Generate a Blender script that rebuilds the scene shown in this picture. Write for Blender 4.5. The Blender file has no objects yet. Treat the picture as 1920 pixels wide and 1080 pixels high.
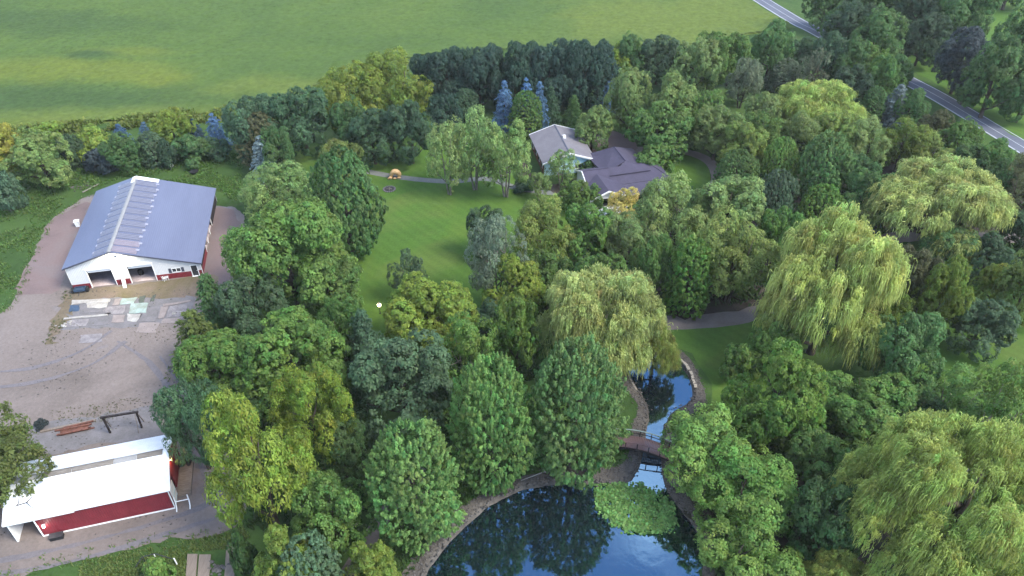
import bpy, bmesh, math, random
import numpy as np
from mathutils import Vector, Matrix
from mathutils.geometry import delaunay_2d_cdt

SC = bpy.context.scene
COL = SC.collection
R = math.radians

# ------------------------------------------------------------------ camera, sky, sun, exposure
CAM_H, F_PX, PITCH = 75.0, 1400.0, R(37.9)
cam_data = bpy.data.cameras.new('camera')
cam = bpy.data.objects.new('camera', cam_data)
COL.objects.link(cam)
cam.location = (0, 0, CAM_H)
cam.rotation_euler = (R(90) - PITCH, 0, 0)
cam_data.sensor_width = 36.0
cam_data.lens = 36.0 * F_PX / 1920.0
cam_data.clip_start = 0.5
cam_data.clip_end = 6000.0
SC.camera = cam

SUN_EL, SUN_AZ = R(50), R(112)          # azimuth measured from +Y towards +X: high, behind the viewer on the right
world = bpy.data.worlds.new('World')
SC.world = world
world.use_nodes = True
wn, wl = world.node_tree.nodes, world.node_tree.links
wn.clear()
w_out = wn.new('ShaderNodeOutputWorld')
w_bg = wn.new('ShaderNodeBackground')
w_sky = wn.new('ShaderNodeTexSky')
w_sky.sky_type = 'NISHITA'
w_sky.sun_disc = False
w_sky.sun_elevation = SUN_EL
w_sky.sun_rotation = SUN_AZ
w_sky.air_density = 1.0
w_sky.dust_density = 0.2
w_sky.ozone_density = 4.0
w_co = wn.new('ShaderNodeTexCoord')
w_map = wn.new('ShaderNodeMapping')
w_map.inputs['Scale'].default_value = (1.0, 1.0, 2.0)
w_no = wn.new('ShaderNodeTexNoise')
w_no.inputs['Scale'].default_value = 2.3
w_no.inputs['Detail'].default_value = 7
w_no.inputs['Roughness'].default_value = 0.55
w_ra = wn.new('ShaderNodeValToRGB')
w_ra.color_ramp.elements[0].position = 0.47
w_ra.color_ramp.elements[1].position = 0.74
w_ra.color_ramp.elements[0].color = (0.0, 0.0, 0.0, 1)
w_mix = wn.new('ShaderNodeMix')
w_mix.data_type = 'RGBA'
w_mix.inputs['B'].default_value = (9.5, 10.2, 11.6, 1)
wl.new(w_co.outputs['Generated'], w_map.inputs['Vector'])
wl.new(w_map.outputs['Vector'], w_no.inputs['Vector'])
wl.new(w_no.outputs['Fac'], w_ra.inputs['Fac'])
wl.new(w_ra.outputs['Color'], w_mix.inputs['Factor'])
wl.new(w_sky.outputs['Color'], w_mix.inputs['A'])
wl.new(w_mix.outputs['Result'], w_bg.inputs['Color'])
w_bg.inputs['Strength'].default_value = 0.10
wl.new(w_bg.outputs['Background'], w_out.inputs['Surface'])

sun_data = bpy.data.lights.new('sun', 'SUN')
sun_data.energy = 1.5
sun_data.angle = R(24)
sun_data.color = (1.0, 0.94, 0.82)
sun = bpy.data.objects.new('sun', sun_data)
COL.objects.link(sun)
sdir = Vector((math.sin(SUN_AZ) * math.cos(SUN_EL), math.cos(SUN_AZ) * math.cos(SUN_EL), math.sin(SUN_EL)))
sun.rotation_euler = sdir.to_track_quat('Z', 'Y').to_euler()
sun.location = (0, 0, 120)

SC.view_settings.view_transform = 'Standard'
SC.view_settings.look = 'None'
SC.view_settings.exposure = 2.15
SC.view_settings.gamma = 1.0
SC.view_settings.use_curve_mapping = False
SC.render.engine = 'CYCLES'
SC.cycles.max_bounces = 8
SC.cycles.diffuse_bounces = 6
SC.cycles.glossy_bounces = 3
SC.cycles.transmission_bounces = 3
SC.cycles.volume_bounces = 0

# ------------------------------------------------------------------ helpers
CP, SP = math.cos(PITCH), math.sin(PITCH)

def at(px, py, z=0.0):
    """the point of the place at height z that the survey picture shows at px, py"""
    u, w = (px - 960) / F_PX, (540 - py) / F_PX
    d = (u, CP + w * SP, -SP + w * CP)
    t = (z - CAM_H) / d[2]
    return Vector((d[0] * t, d[1] * t, z))

def tag(o, label=None, cat=None, group=None, kind=None):
    for k, v in (('label', label), ('category', cat), ('group', group), ('kind', kind)):
        if v:
            o[k] = v
    return o

def empty(name, loc=(0, 0, 0), rz=0.0):
    o = bpy.data.objects.new(name, None)
    COL.objects.link(o)
    o.location = loc
    o.rotation_euler = (0, 0, rz)
    o.empty_display_size = 0.3
    return o

def thing(name, loc, rz, label, cat, group=None):
    return tag(empty(name, loc, rz), label, cat, group)

class MB:
    """collects boxes, tubes, prisms; build() links them as one mesh object"""
    def __init__(s):
        s.v, s.f = [], []
    def poly(s, verts, faces):
        n = len(s.v)
        s.v += [tuple(p) for p in verts]
        s.f += [tuple(i + n for i in f) for f in faces]
        return s
    def hexa(s, lo, hi):
        """two quads (bottom ring, top ring), both counter-clockwise from above"""
        return s.poly(list(lo) + list(hi), [(3, 2, 1, 0), (4, 5, 6, 7), (0, 1, 5, 4), (1, 2, 6, 5), (2, 3, 7, 6), (3, 0, 4, 7)])
    def box(s, x0, x1, y0, y1, z0, z1):
        return s.hexa([(x0, y0, z0), (x1, y0, z0), (x1, y1, z0), (x0, y1, z0)], [(x0, y0, z1), (x1, y0, z1), (x1, y1, z1), (x0, y1, z1)])
    def bar(s, a, b, w, h=None):
        """a box beam from a to b"""
        a, b = Vector(a), Vector(b)
        h = h or w
        d = (b - a).normalized()
        up = Vector((0, 0, 1)) if abs(d.z) < 0.95 else Vector((0, 1, 0))
        x = d.cross(up).normalized() * (w / 2)
        y = x.cross(d).normalized() * (h / 2)
        return s.poly([a - x - y, a + x - y, a + x + y, a - x + y, b - x - y, b + x - y, b + x + y, b - x + y],
                      [(0, 1, 2, 3), (7, 6, 5, 4), (0, 4, 5, 1), (1, 5, 6, 2), (2, 6, 7, 3), (3, 7, 4, 0)])
    def tube(s, pts, rad, n=8):
        pts = [Vector(p) for p in pts]
        rad = rad if hasattr(rad, '__len__') else [rad] * len(pts)
        base = len(s.v)
        ref = Vector((0.31, 0.87, 0.2)).normalized()
        for i, p in enumerate(pts):
            d = (pts[min(i + 1, len(pts) - 1)] - pts[max(i - 1, 0)]).normalized()
            x = d.cross(ref)
            if x.length < 0.1:
                x = d.cross(Vector((1, 0, 0)))
            x.normalize()
            y = d.cross(x)
            for k in range(n):
                a = 2 * math.pi * k / n
                s.v.append(tuple(p + (x * math.cos(a) + y * math.sin(a)) * rad[i]))
        for i in range(len(pts) - 1):
            for k in range(n):
                a, b = base + i * n + k, base + i * n + (k + 1) % n
                s.f.append((a, b, b + n, a + n))
        s.f.append(tuple(base + k for k in range(n))[::-1])
        s.f.append(tuple(base + (len(pts) - 1) * n + k for k in range(n)))
        return s
    def lathe(s, prof, n=16, c=(0, 0, 0)):
        base = len(s.v)
        for r, z in prof:
            for k in range(n):
                a = 2 * math.pi * k / n
                s.v.append((c[0] + r * math.cos(a), c[1] + r * math.sin(a), c[2] + z))
        for i in range(len(prof) - 1):
            for k in range(n):
                a, b = base + i * n + k, base + i * n + (k + 1) % n
                s.f.append((a, b, b + n, a + n))
        s.f.append(tuple(base + k for k in range(n))[::-1])
        s.f.append(tuple(base + (len(prof) - 1) * n + k for k in range(n)))
        return s
    def blob(s, c, r, seed=0, rough=0.2, n=7, m=10):
        rs = random.Random(seed)
        base = len(s.v)
        for i in range(n + 1):
            t = math.pi * i / n
            for k in range(m):
                a = 2 * math.pi * k / m
                q = 1 + rs.uniform(-rough, rough)
                s.v.append((c[0] + r[0] * math.sin(t) * math.cos(a) * q, c[1] + r[1] * math.sin(t) * math.sin(a) * q, c[2] + r[2] * math.cos(t) * q))
        for i in range(n):
            for k in range(m):
                a, b = base + i * m + k, base + i * m + (k + 1) % m
                s.f.append((a, a + m, b + m, b))
        return s
    def mesh(s, name):
        me = bpy.data.meshes.new(name)
        me.from_pydata(s.v, [], s.f)
        me.update()
        return me
    def build(s, name, mat, parent=None, bevel=0.0, smooth=False):
        me = s.mesh(name)
        if mat:
            me.materials.append(mat)
        if smooth:
            me.polygons.foreach_set('use_smooth', [True] * len(me.polygons))
        o = bpy.data.objects.new(name, me)
        COL.objects.link(o)
        o.parent = parent
        if bevel:
            b = o.modifiers.new('bevel', 'BEVEL')
            b.width, b.segments = bevel, 1
        return o

def ring_split(pts, seed, step=1.5, jit=0.35):
    """closed outline with its corners rounded and its edge made uneven"""
    P = [Vector((p[0], p[1])) for p in pts]
    n = len(P)
    out = []
    rs = random.Random(seed)
    for i in range(n):
        p0, p1, p2, p3 = P[i - 1], P[i], P[(i + 1) % n], P[(i + 2) % n]
        m = max(1, min(60, int((p2 - p1).length / step)))
        for k in range(m):
            t = k / m
            q = 0.5 * ((2 * p1) + (p2 - p0) * t + (2 * p0 - 5 * p1 + 4 * p2 - p3) * t * t + (3 * p1 - p0 - 3 * p2 + p3) * t ** 3)
            out.append((q.x + rs.gauss(0, jit), q.y + rs.gauss(0, jit)))
    return out

def px_ring(pts, seed, step=1.5, jit=0.35):
    return ring_split([at(*p) for p in pts], seed, step, jit)

SHEETS = [0]
def sheet(name, ring, z, mat, kind='structure'):
    SHEETS[0] += 1
    z += 0.0006 * SHEETS[0]              # no two sheets lie in one plane
    ring = list(ring)
    area = sum(ring[i - 1][0] * ring[i][1] - ring[i][0] * ring[i - 1][1] for i in range(len(ring)))
    if area < 0:
        ring.reverse()
    vs, es, fs, *_ = delaunay_2d_cdt([Vector(p) for p in ring], [(i, (i + 1) % len(ring)) for i in range(len(ring))], [list(range(len(ring)))], 1, 1e-5)
    me = bpy.data.meshes.new(name)
    me.from_pydata([(v[0], v[1], z) for v in vs], [], [f if True else f for f in fs])
    me.materials.append(mat)
    o = bpy.data.objects.new(name, me)
    COL.objects.link(o)
    tag(o, kind=kind)
    return o

def smooth_line(pts, step=1.0):
    P = [Vector((p[0], p[1])) for p in pts]
    P = [P[0] * 2 - P[1]] + P + [P[-1] * 2 - P[-2]]
    out = []
    for i in range(1, len(P) - 2):
        p0, p1, p2, p3 = P[i - 1], P[i], P[i + 1], P[i + 2]
        m = max(1, int((p2 - p1).length / step))
        for k in range(m):
            t = k / m
            out.append(0.5 * ((2 * p1) + (p2 - p0) * t + (2 * p0 - 5 * p1 + 4 * p2 - p3) * t * t + (3 * p1 - p0 - 3 * p2 + p3) * t ** 3))
    out.append(P[-2])
    return out

def ribbon(name, pts, width, z, mat, off=0.0, jit=0.0, kind='structure', seed=1, parent=None):
    L = smooth_line(pts)
    rs = random.Random(seed)
    v, f = [], []
    for i, p in enumerate(L):
        d = (L[min(i + 1, len(L) - 1)] - L[max(i - 1, 0)]).normalized()
        nrm = Vector((d.y, -d.x))
        w = width(i / (len(L) - 1)) if callable(width) else width
        a = p + nrm * (off - w / 2 + rs.gauss(0, jit))
        b = p + nrm * (off + w / 2 + rs.gauss(0, jit))
        v += [(a.x, a.y, z), (b.x, b.y, z)]
        if i:
            j = 2 * i
            f.append((j - 2, j - 1, j + 1, j))
    me = bpy.data.meshes.new(name)
    me.from_pydata(v, [], f)
    me.materials.append(mat)
    o = bpy.data.objects.new(name, me)
    COL.objects.link(o)
    o.parent = parent
    if parent is None:
        tag(o, kind=kind)
    return o

# ------------------------------------------------------------------ materials
def new_mat(name):
    m = bpy.data.materials.new(name)
    m.use_nodes = True
    n = m.node_tree.nodes
    return m, n, m.node_tree.links, n['Principled BSDF']

def mat(name, col, rough=0.7, var=0.12, scale=3.0, spec=0.3, metal=0.0, bump=0.0, bscale=20.0, col2=None, lo=0.4, hi=0.65, emit=None, estr=0.0, detail=6.0, stretch=None, wave=None):
    """colour with two octaves of uneven tone; col2 comes in as blotches; wave = (pitch in m, depth) makes ribs along object x"""
    m, n, l, b = new_mat(name)
    b.inputs['Roughness'].default_value = rough
    b.inputs['Metallic'].default_value = metal
    b.inputs['Specular IOR Level'].default_value = spec
    tc = n.new('ShaderNodeTexCoord')
    vec = tc.outputs['Object']
    if stretch:
        mp = n.new('ShaderNodeMapping')
        mp.inputs['Scale'].default_value = stretch
        l.new(vec, mp.inputs['Vector'])
        vec = mp.outputs['Vector']
    no = n.new('ShaderNodeTexNoise')
    no.inputs['Scale'].default_value = scale
    no.inputs['Detail'].default_value = detail
    no.inputs['Roughness'].default_value = 0.65
    l.new(vec, no.inputs['Vector'])
    ra = n.new('ShaderNodeValToRGB')
    ra.color_ramp.elements[0].position, ra.color_ramp.elements[1].position = lo, hi
    c2 = col2 or [c * (1 - 2 * var) for c in col]
    ra.color_ramp.elements[0].color = (*c2, 1)
    ra.color_ramp.elements[1].color = (*col, 1)
    l.new(no.outputs['Fac'], ra.inputs['Fac'])
    no2 = n.new('ShaderNodeTexNoise')
    no2.inputs['Scale'].default_value = scale * 7.3
    no2.inputs['Detail'].default_value = 4
    l.new(vec, no2.inputs['Vector'])
    mr = n.new('ShaderNodeMapRange')
    mr.inputs['From Min'].default_value, mr.inputs['From Max'].default_value = 0.25, 0.75
    mr.inputs['To Min'].default_value, mr.inputs['To Max'].default_value = 1 - var, 1 + var
    l.new(no2.outputs['Fac'], mr.inputs['Value'])
    mx = n.new('ShaderNodeVectorMath')
    mx.operation = 'SCALE'
    l.new(ra.outputs['Color'], mx.inputs[0])
    l.new(mr.outputs['Result'], mx.inputs['Scale'])
    l.new(mx.outputs['Vector'], b.inputs['Base Color'])
    if bump or wave:
        bp = n.new('ShaderNodeBump')
        bp.inputs['Strength'].default_value = 1.0
        if wave:
            wv = n.new('ShaderNodeTexWave')
            wv.bands_direction = 'X'
            wv.inputs['Scale'].default_value = 0.314 / wave[0]
            l.new(tc.outputs['Object'], wv.inputs['Vector'])
            bp.inputs['Distance'].default_value = wave[1]
            l.new(wv.outputs['Fac'], bp.inputs['Height'])
        else:
            nb = n.new('ShaderNodeTexNoise')
            nb.inputs['Scale'].default_value = bscale
            nb.inputs['Detail'].default_value = 5
            l.new(vec, nb.inputs['Vector'])
            bp.inputs['Distance'].default_value = bump
            l.new(nb.outputs['Fac'], bp.inputs['Height'])
        l.new(bp.outputs['Normal'], b.inputs['Normal'])
    if emit:
        b.inputs['Emission Color'].default_value = (*emit, 1)
        b.inputs['Emission Strength'].default_value = estr
    return m

def ground_mat(name, cols, scale, fine=1.6, var=0.22, bump=0.06, patch=None, rough=0.9, warp=0.6, mow=0.0):
    """three or more colours mixed by broad noise, with fine grain; patch = (colour, scale, lo, hi)"""
    m, n, l, b = new_mat(name)
    b.inputs['Roughness'].default_value = rough
    b.inputs['Specular IOR Level'].default_value = 0.1
    tc = n.new('ShaderNodeTexCoord')
    no = n.new('ShaderNodeTexNoise')
    no.inputs['Scale'].default_value = scale
    no.inputs['Detail'].default_value = 8
    no.inputs['Roughness'].default_value = 0.62
    no.inputs['Distortion'].default_value = warp
    l.new(tc.outputs['Object'], no.inputs['Vector'])
    ra = n.new('ShaderNodeValToRGB')
    el = ra.color_ramp.elements
    while len(el) < len(cols):
        el.new(0.5)
    for i, c in enumerate(cols):
        el[i].position = 0.30 + 0.40 * i / (len(cols) - 1)
        el[i].color = (*c, 1)
    l.new(no.outputs['Fac'], ra.inputs['Fac'])
    src = ra.outputs['Color']
    if patch:
        pn = n.new('ShaderNodeTexNoise')
        pn.inputs['Scale'].default_value = patch[1]
        pn.inputs['Detail'].default_value = 7
        pn.inputs['Distortion'].default_value = 0.8
        l.new(tc.outputs['Object'], pn.inputs['Vector'])
        pr = n.new('ShaderNodeMapRange')
        pr.inputs['From Min'].default_value, pr.inputs['From Max'].default_value = patch[2], patch[3]
        l.new(pn.outputs['Fac'], pr.inputs['Value'])
        mp = n.new('ShaderNodeMix')
        mp.data_type = 'RGBA'
        l.new(pr.outputs['Result'], mp.inputs['Factor'])
        l.new(src, mp.inputs['A'])
        mp.inputs['B'].default_value = (*patch[0], 1)
        src = mp.outputs['Result']
    n2 = n.new('ShaderNodeTexNoise')
    n2.inputs['Scale'].default_value = fine
    n2.inputs['Detail'].default_value = 6
    n2.inputs['Roughness'].default_value = 0.75
    l.new(tc.outputs['Object'], n2.inputs['Vector'])
    mr = n.new('ShaderNodeMapRange')
    mr.inputs['From Min'].default_value, mr.inputs['From Max'].default_value = 0.3, 0.7
    mr.inputs['To Min'].default_value, mr.inputs['To Max'].default_value = 1 - var, 1 + var
    l.new(n2.outputs['Fac'], mr.inputs['Value'])
    sc = n.new('ShaderNodeVectorMath')
    sc.operation = 'SCALE'
    l.new(src, sc.inputs[0])
    fac = mr.outputs['Result']
    if mow:                                   # faint passes of the mower
        wv = n.new('ShaderNodeTexWave')
        wv.bands_direction = 'DIAGONAL'
        wv.inputs['Scale'].default_value = 0.314 / mow
        wv.inputs['Distortion'].default_value = 2.5
        wv.inputs['Detail Scale'].default_value = 0.15
        l.new(tc.outputs['Object'], wv.inputs['Vector'])
        ma = n.new('ShaderNodeMath')
        ma.operation = 'MULTIPLY_ADD'
        l.new(wv.outputs['Fac'], ma.inputs[0])
        ma.inputs[1].default_value = 0.10
        ma.inputs[2].default_value = 0.95
        mb_ = n.new('ShaderNodeMath')
        mb_.operation = 'MULTIPLY'
        l.new(fac, mb_.inputs[0])
        l.new(ma.outputs['Value'], mb_.inputs[1])
        fac = mb_.outputs['Value']
    l.new(fac, sc.inputs['Scale'])
    l.new(sc.outputs['Vector'], b.inputs['Base Color'])
    if bump:
        bp = n.new('ShaderNodeBump')
        bp.inputs['Distance'].default_value = bump
        n3 = n.new('ShaderNodeTexNoise')
        n3.inputs['Scale'].default_value = 4.0
        n3.inputs['Detail'].default_value = 6
        n3.inputs['Roughness'].default_value = 0.7
        l.new(tc.outputs['Object'], n3.inputs['Vector'])
        l.new(n3.outputs['Fac'], bp.inputs['Height'])
        l.new(bp.outputs['Normal'], b.inputs['Normal'])
    return m

def leaf_mat():
    m, n, l, b = new_mat('foliage')
    oi = n.new('ShaderNodeObjectInfo')
    at_ = n.new('ShaderNodeAttribute')
    at_.attribute_name = 'tone'
    sc = n.new('ShaderNodeVectorMath')
    sc.operation = 'SCALE'
    l.new(oi.outputs['Color'], sc.inputs[0])
    l.new(at_.outputs['Fac'], sc.inputs['Scale'])
    hs = n.new('ShaderNodeHueSaturation')
    ah = n.new('ShaderNodeAttribute')
    ah.attribute_name = 'hue'
    l.new(ah.outputs['Fac'], hs.inputs['Hue'])
    l.new(sc.outputs['Vector'], hs.inputs['Color'])
    l.new(hs.outputs['Color'], b.inputs['Base Color'])
    b.inputs['Roughness'].default_value = 0.55
    b.inputs['Specular IOR Level'].default_value = 0.25
    tr = n.new('ShaderNodeBsdfTranslucent')
    l.new(hs.outputs['Color'], tr.inputs['Color'])
    mix = n.new('ShaderNodeMixShader')
    mix.inputs['Fac'].default_value = 0.46
    l.new(b.outputs['BSDF'], mix.inputs[1])
    l.new(tr.outputs['BSDF'], mix.inputs[2])
    out = n['Material Output']
    l.new(mix.outputs['Shader'], out.inputs['Surface'])
    return m

M = {}
M['leaf'] = leaf_mat()
M['bark'] = mat('bark', (0.087, 0.068, 0.053), 0.9, 0.25, 2.0, bump=0.03)
M['pale_bark'] = mat('pale_bark', (0.26, 0.236, 0.205), 0.9, 0.2, 2.0, col2=(0.124, 0.105, 0.087), bump=0.02)
M['white_siding'] = mat('white_siding', (0.58, 0.58, 0.575), 0.5, 0.03, 0.7, wave=(0.25, 0.015))
M['white_paint'] = mat('white_paint', (0.80, 0.80, 0.79), 0.5, 0.04, 1.2)
M['white_steel'] = mat('white_roof_steel', (0.66, 0.67, 0.68), 0.42, 0.04, 0.5, spec=0.4, col2=(0.56, 0.58, 0.61), wave=(0.3, 0.012))
M['red_siding'] = mat('red_siding', (0.186, 0.022, 0.031), 0.5, 0.1, 1.0, wave=(0.25, 0.018))
M['blue_steel'] = mat('blue_grey_roof_steel', (0.102, 0.113, 0.171), 0.4, 0.045, 0.35, spec=0.5, col2=(0.09, 0.1, 0.155), wave=(0.3, 0.008), stretch=(1, 0.2, 1))
M['dark_trim'] = mat('dark_trim', (0.07, 0.075, 0.1), 0.5, 0.1)
M['cream'] = mat('cream_ridge', (0.248, 0.242, 0.236), 0.55, 0.08, 1.0)
M['glass'] = mat('window_glass', (0.03, 0.035, 0.045), 0.08, 0.05, spec=0.8)
M['grey_wood'] = mat('weathered_wood', (0.205, 0.18, 0.155), 0.85, 0.2, 1.5, stretch=(1, 8, 1))
M['tan_wood'] = mat('tan_board_wood', (0.192, 0.155, 0.127), 0.8, 0.12, 1.0, stretch=(6, 0.6, 1))
M['dark_wood'] = mat('dark_wood', (0.031, 0.025, 0.025), 0.8, 0.2, 2.0)
M['red_wood'] = mat('reddish_lumber', (0.167, 0.068, 0.046), 0.8, 0.25, 2.0)
M['deck_wood'] = mat('reddish_deck_wood', (0.211, 0.124, 0.112), 0.8, 0.12, 2.0)
M['green_rail'] = mat('pale_green_rail', (0.223, 0.273, 0.236), 0.6, 0.08)
M['black'] = mat('black_rubber', (0.018, 0.018, 0.02), 0.75, 0.2)
M['dark_metal'] = mat('dark_metal', (0.035, 0.035, 0.04), 0.5, 0.15)
M['blue_paint'] = mat('dull_blue_paint', (0.043, 0.074, 0.124), 0.6, 0.15)
M['purple_shingle'] = mat('slate_purple_shingles', (0.057, 0.05, 0.079), 0.85, 0.1, 0.8, bump=0.02, bscale=9, col2=(0.046, 0.041, 0.065))
M['grey_shingle'] = mat('grey_shingles', (0.155, 0.146, 0.158), 0.85, 0.07, 0.6, bump=0.02, bscale=9, col2=(0.133, 0.124, 0.136))
M['pale_blue'] = mat('pale_blue_siding', (0.45, 0.66, 0.74), 0.6, 0.05, 0.6)
M['concrete'] = mat('concrete', (0.26, 0.26, 0.254), 0.9, 0.1, 0.8)
M['pale_slab'] = mat('pale_concrete_slab', (0.347, 0.335, 0.31), 0.85, 0.1, 0.7, col2=(0.236, 0.217, 0.198))
M['teal_slab'] = mat('greenish_white_slab', (0.26, 0.335, 0.31), 0.8, 0.1, 0.6, col2=(0.18, 0.205, 0.174))
M['pink_slab'] = mat('pinkish_slab', (0.229, 0.192, 0.18), 0.9, 0.1, 0.8, col2=(0.186, 0.155, 0.143))
M['grey_slab'] = mat('grey_stained_slab', (0.152, 0.141, 0.146), 0.9, 0.12, 0.6, col2=(0.118, 0.11, 0.11))
M['mottled_slab'] = mat('mottled_slab', (0.215, 0.195, 0.195), 0.9, 0.18, 0.9, col2=(0.125, 0.112, 0.115), lo=0.35, hi=0.6)
M['olive_grate'] = mat('dark_green_grate', (0.074, 0.087, 0.068), 0.8, 0.15)
M['stone'] = mat('bank_stone', (0.118, 0.107, 0.099), 0.9, 0.25, 1.5, col2=(0.062, 0.056, 0.051))
M['pale_stone'] = mat('pale_edging_stone', (0.322, 0.285, 0.236), 0.9, 0.12, 1.0)
M['tan_fibre'] = mat('pale_orange_fibreglass', (0.527, 0.341, 0.161), 0.5, 0.12, 1.2, col2=(0.384, 0.205, 0.087), lo=0.3, hi=0.5)
M['ash'] = mat('dark_ash', (0.056, 0.053, 0.056), 0.95, 0.3, 1.5, col2=(0.028, 0.025, 0.028))
M['warm_lamp'] = mat('warm_lamp', (0.558, 0.527, 0.434), 0.4, 0.0, emit=(1.0, 0.85, 0.55), estr=9.0)
M['white_lamp'] = mat('white_lamp', (0.9, 0.9, 0.9), 0.4, 0.0, emit=(1.0, 0.97, 0.92), estr=9.0)
M['dirt_floor'] = mat('earth_floor', (0.44, 0.36, 0.36), 0.95, 0.15, 0.7)
M['inner_wood'] = mat('inner_wall_boards', (0.236, 0.205, 0.192), 0.9, 0.12, 1.2)

# greens and greys of the ground
M['ground'] = ground_mat('rough_grass_ground', [(0.025, 0.05, 0.014), (0.04, 0.077, 0.019), (0.056, 0.093, 0.024)], 0.09, fine=1.3, patch=((0.053, 0.053, 0.025), 0.05, 0.62, 0.75))
M['lawn'] = ground_mat('mown_lawn', [(0.046, 0.096, 0.017), (0.058, 0.115, 0.020), (0.074, 0.122, 0.022)], 0.06, fine=2.2, var=0.2, bump=0.03, patch=((0.088, 0.116, 0.028), 0.05, 0.54, 0.72), mow=1.3)
M['field'] = ground_mat('crop_field', [(0.048, 0.083, 0.023), (0.062, 0.101, 0.024), (0.075, 0.112, 0.024)], 0.022, fine=0.7, var=0.3, bump=0.14)
def field_patches(m, patches):
    """stands of crop that have ripened or stayed green: soft uneven ovals at their own places in the field"""
    n, l = m.node_tree.nodes, m.node_tree.links
    b = n['Principled BSDF']
    fine = b.inputs['Base Color'].links[0].from_node
    src = fine.inputs[0].links[0].from_socket
    tc = n.new('ShaderNodeTexCoord')
    no = n.new('ShaderNodeTexNoise')
    no.inputs['Scale'].default_value = 0.07
    no.inputs['Detail'].default_value = 6
    l.new(tc.outputs['Object'], no.inputs['Vector'])
    for (px_, py_, rx, ry, col, k) in patches:
        c = at(px_, py_)
        mp = n.new('ShaderNodeMapping')
        mp.vector_type = 'POINT'
        mp.inputs['Location'].default_value = (-c.x / rx, -c.y / ry, 0)
        mp.inputs['Scale'].default_value = (1 / rx, 1 / ry, 0)
        l.new(tc.outputs['Object'], mp.inputs['Vector'])
        ln = n.new('ShaderNodeVectorMath')
        ln.operation = 'LENGTH'
        l.new(mp.outputs['Vector'], ln.inputs[0])
        ad = n.new('ShaderNodeMath')
        ad.operation = 'MULTIPLY_ADD'
        l.new(no.outputs['Fac'], ad.inputs[0])
        ad.inputs[1].default_value = 1.5
        l.new(ln.outputs['Value'], ad.inputs[2])
        mr = n.new('ShaderNodeMapRange')
        mr.interpolation_type = 'SMOOTHSTEP'
        mr.inputs['From Min'].default_value, mr.inputs['From Max'].default_value = 1.9, 1.0
        mr.inputs['To Max'].default_value = k
        l.new(ad.outputs['Value'], mr.inputs['Value'])
        mx = n.new('ShaderNodeMix')
        mx.data_type = 'RGBA'
        l.new(mr.outputs['Result'], mx.inputs['Factor'])
        l.new(src, mx.inputs['A'])
        mx.inputs['B'].default_value = (*col, 1)
        src = mx.outputs['Result']
    l.new(src, fine.inputs[0])
RIPE, GREEN, PALE = (.100, .126, .022), (.038, .068, .022), (.090, .122, .026)
field_patches(M['field'], [(90, 190, 34, 13, GREEN, .8), (80, 45, 45, 14, GREEN, .7), (330, 180, 25, 10, GREEN, .5), (40, 130, 22, 10, RIPE, .75), (190, 135, 24, 10, RIPE, .75), (290, 150, 16, 7, RIPE, .9), (250, 98, 18, 6, RIPE, .6), (175, 104, 9, 4, GREEN, .9),
    (1210, 40, 32, 34, PALE, 1), (1340, 30, 26, 30, PALE, 1), (300, 222, 60, 7, PALE, .9), (560, 165, 32, 9, PALE, .9), (80, 240, 40, 6, RIPE, .5)])
M['gravel'] = ground_mat('gravel_yard', [(0.112, 0.093, 0.082), (0.160, 0.133, 0.120), (0.188, 0.158, 0.143)], 0.055, fine=2.2, var=0.17, bump=0.04, patch=((0.133, 0.135, 0.158), 0.05, 0.54, 0.68))
M['pink_gravel'] = ground_mat('reddish_gravel', [(0.124, 0.093, 0.09), (0.158, 0.115, 0.108), (0.155, 0.13, 0.127)], 0.1, fine=2.5, var=0.1, bump=0.03)
M['mud'] = ground_mat('brown_mud', [(0.105, 0.081, 0.053), (0.13, 0.105, 0.074), (0.155, 0.112, 0.096)], 0.12, fine=1.8, var=0.14, bump=0.03, patch=((0.093, 0.081, 0.037), 0.1, 0.5, 0.65))
M['path_gravel'] = ground_mat('brown_path_gravel', [(0.13, 0.11, 0.102), (0.161, 0.136, 0.127), (0.186, 0.161, 0.149)], 0.2, fine=3.0, var=0.14, bump=0.02)
M['path_concrete'] = ground_mat('footpath_concrete', [(0.118, 0.124, 0.118), (0.143, 0.149, 0.14), (0.167, 0.167, 0.158)], 0.3, fine=3.0, var=0.08, bump=0.0)
M['brick'] = ground_mat('reddish_brick_paving', [(0.112, 0.079, 0.074), (0.136, 0.099, 0.093), (0.161, 0.118, 0.108)], 0.25, fine=3.5, var=0.14, bump=0.0)
M['asphalt'] = ground_mat('road_asphalt', [(0.085, 0.092, 0.115), (0.105, 0.112, 0.138), (0.12, 0.127, 0.152)], 0.08, fine=1.5, var=0.12, bump=0.0)
M['road_line'] = mat('road_line_paint', (0.42, 0.44, 0.46), 0.7, 0.15)
M['bank'] = ground_mat('mulch_bank', [(0.058, 0.050, 0.043), (0.088, 0.078, 0.068), (0.118, 0.106, 0.093)], 0.35, fine=3.0, var=0.3, bump=0.08)
M['mulch'] = ground_mat('dark_mulch', [(0.031, 0.026, 0.022), (0.053, 0.043, 0.036), (0.037, 0.05, 0.019)], 0.2, fine=2.0, var=0.25, bump=0.05)

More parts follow.
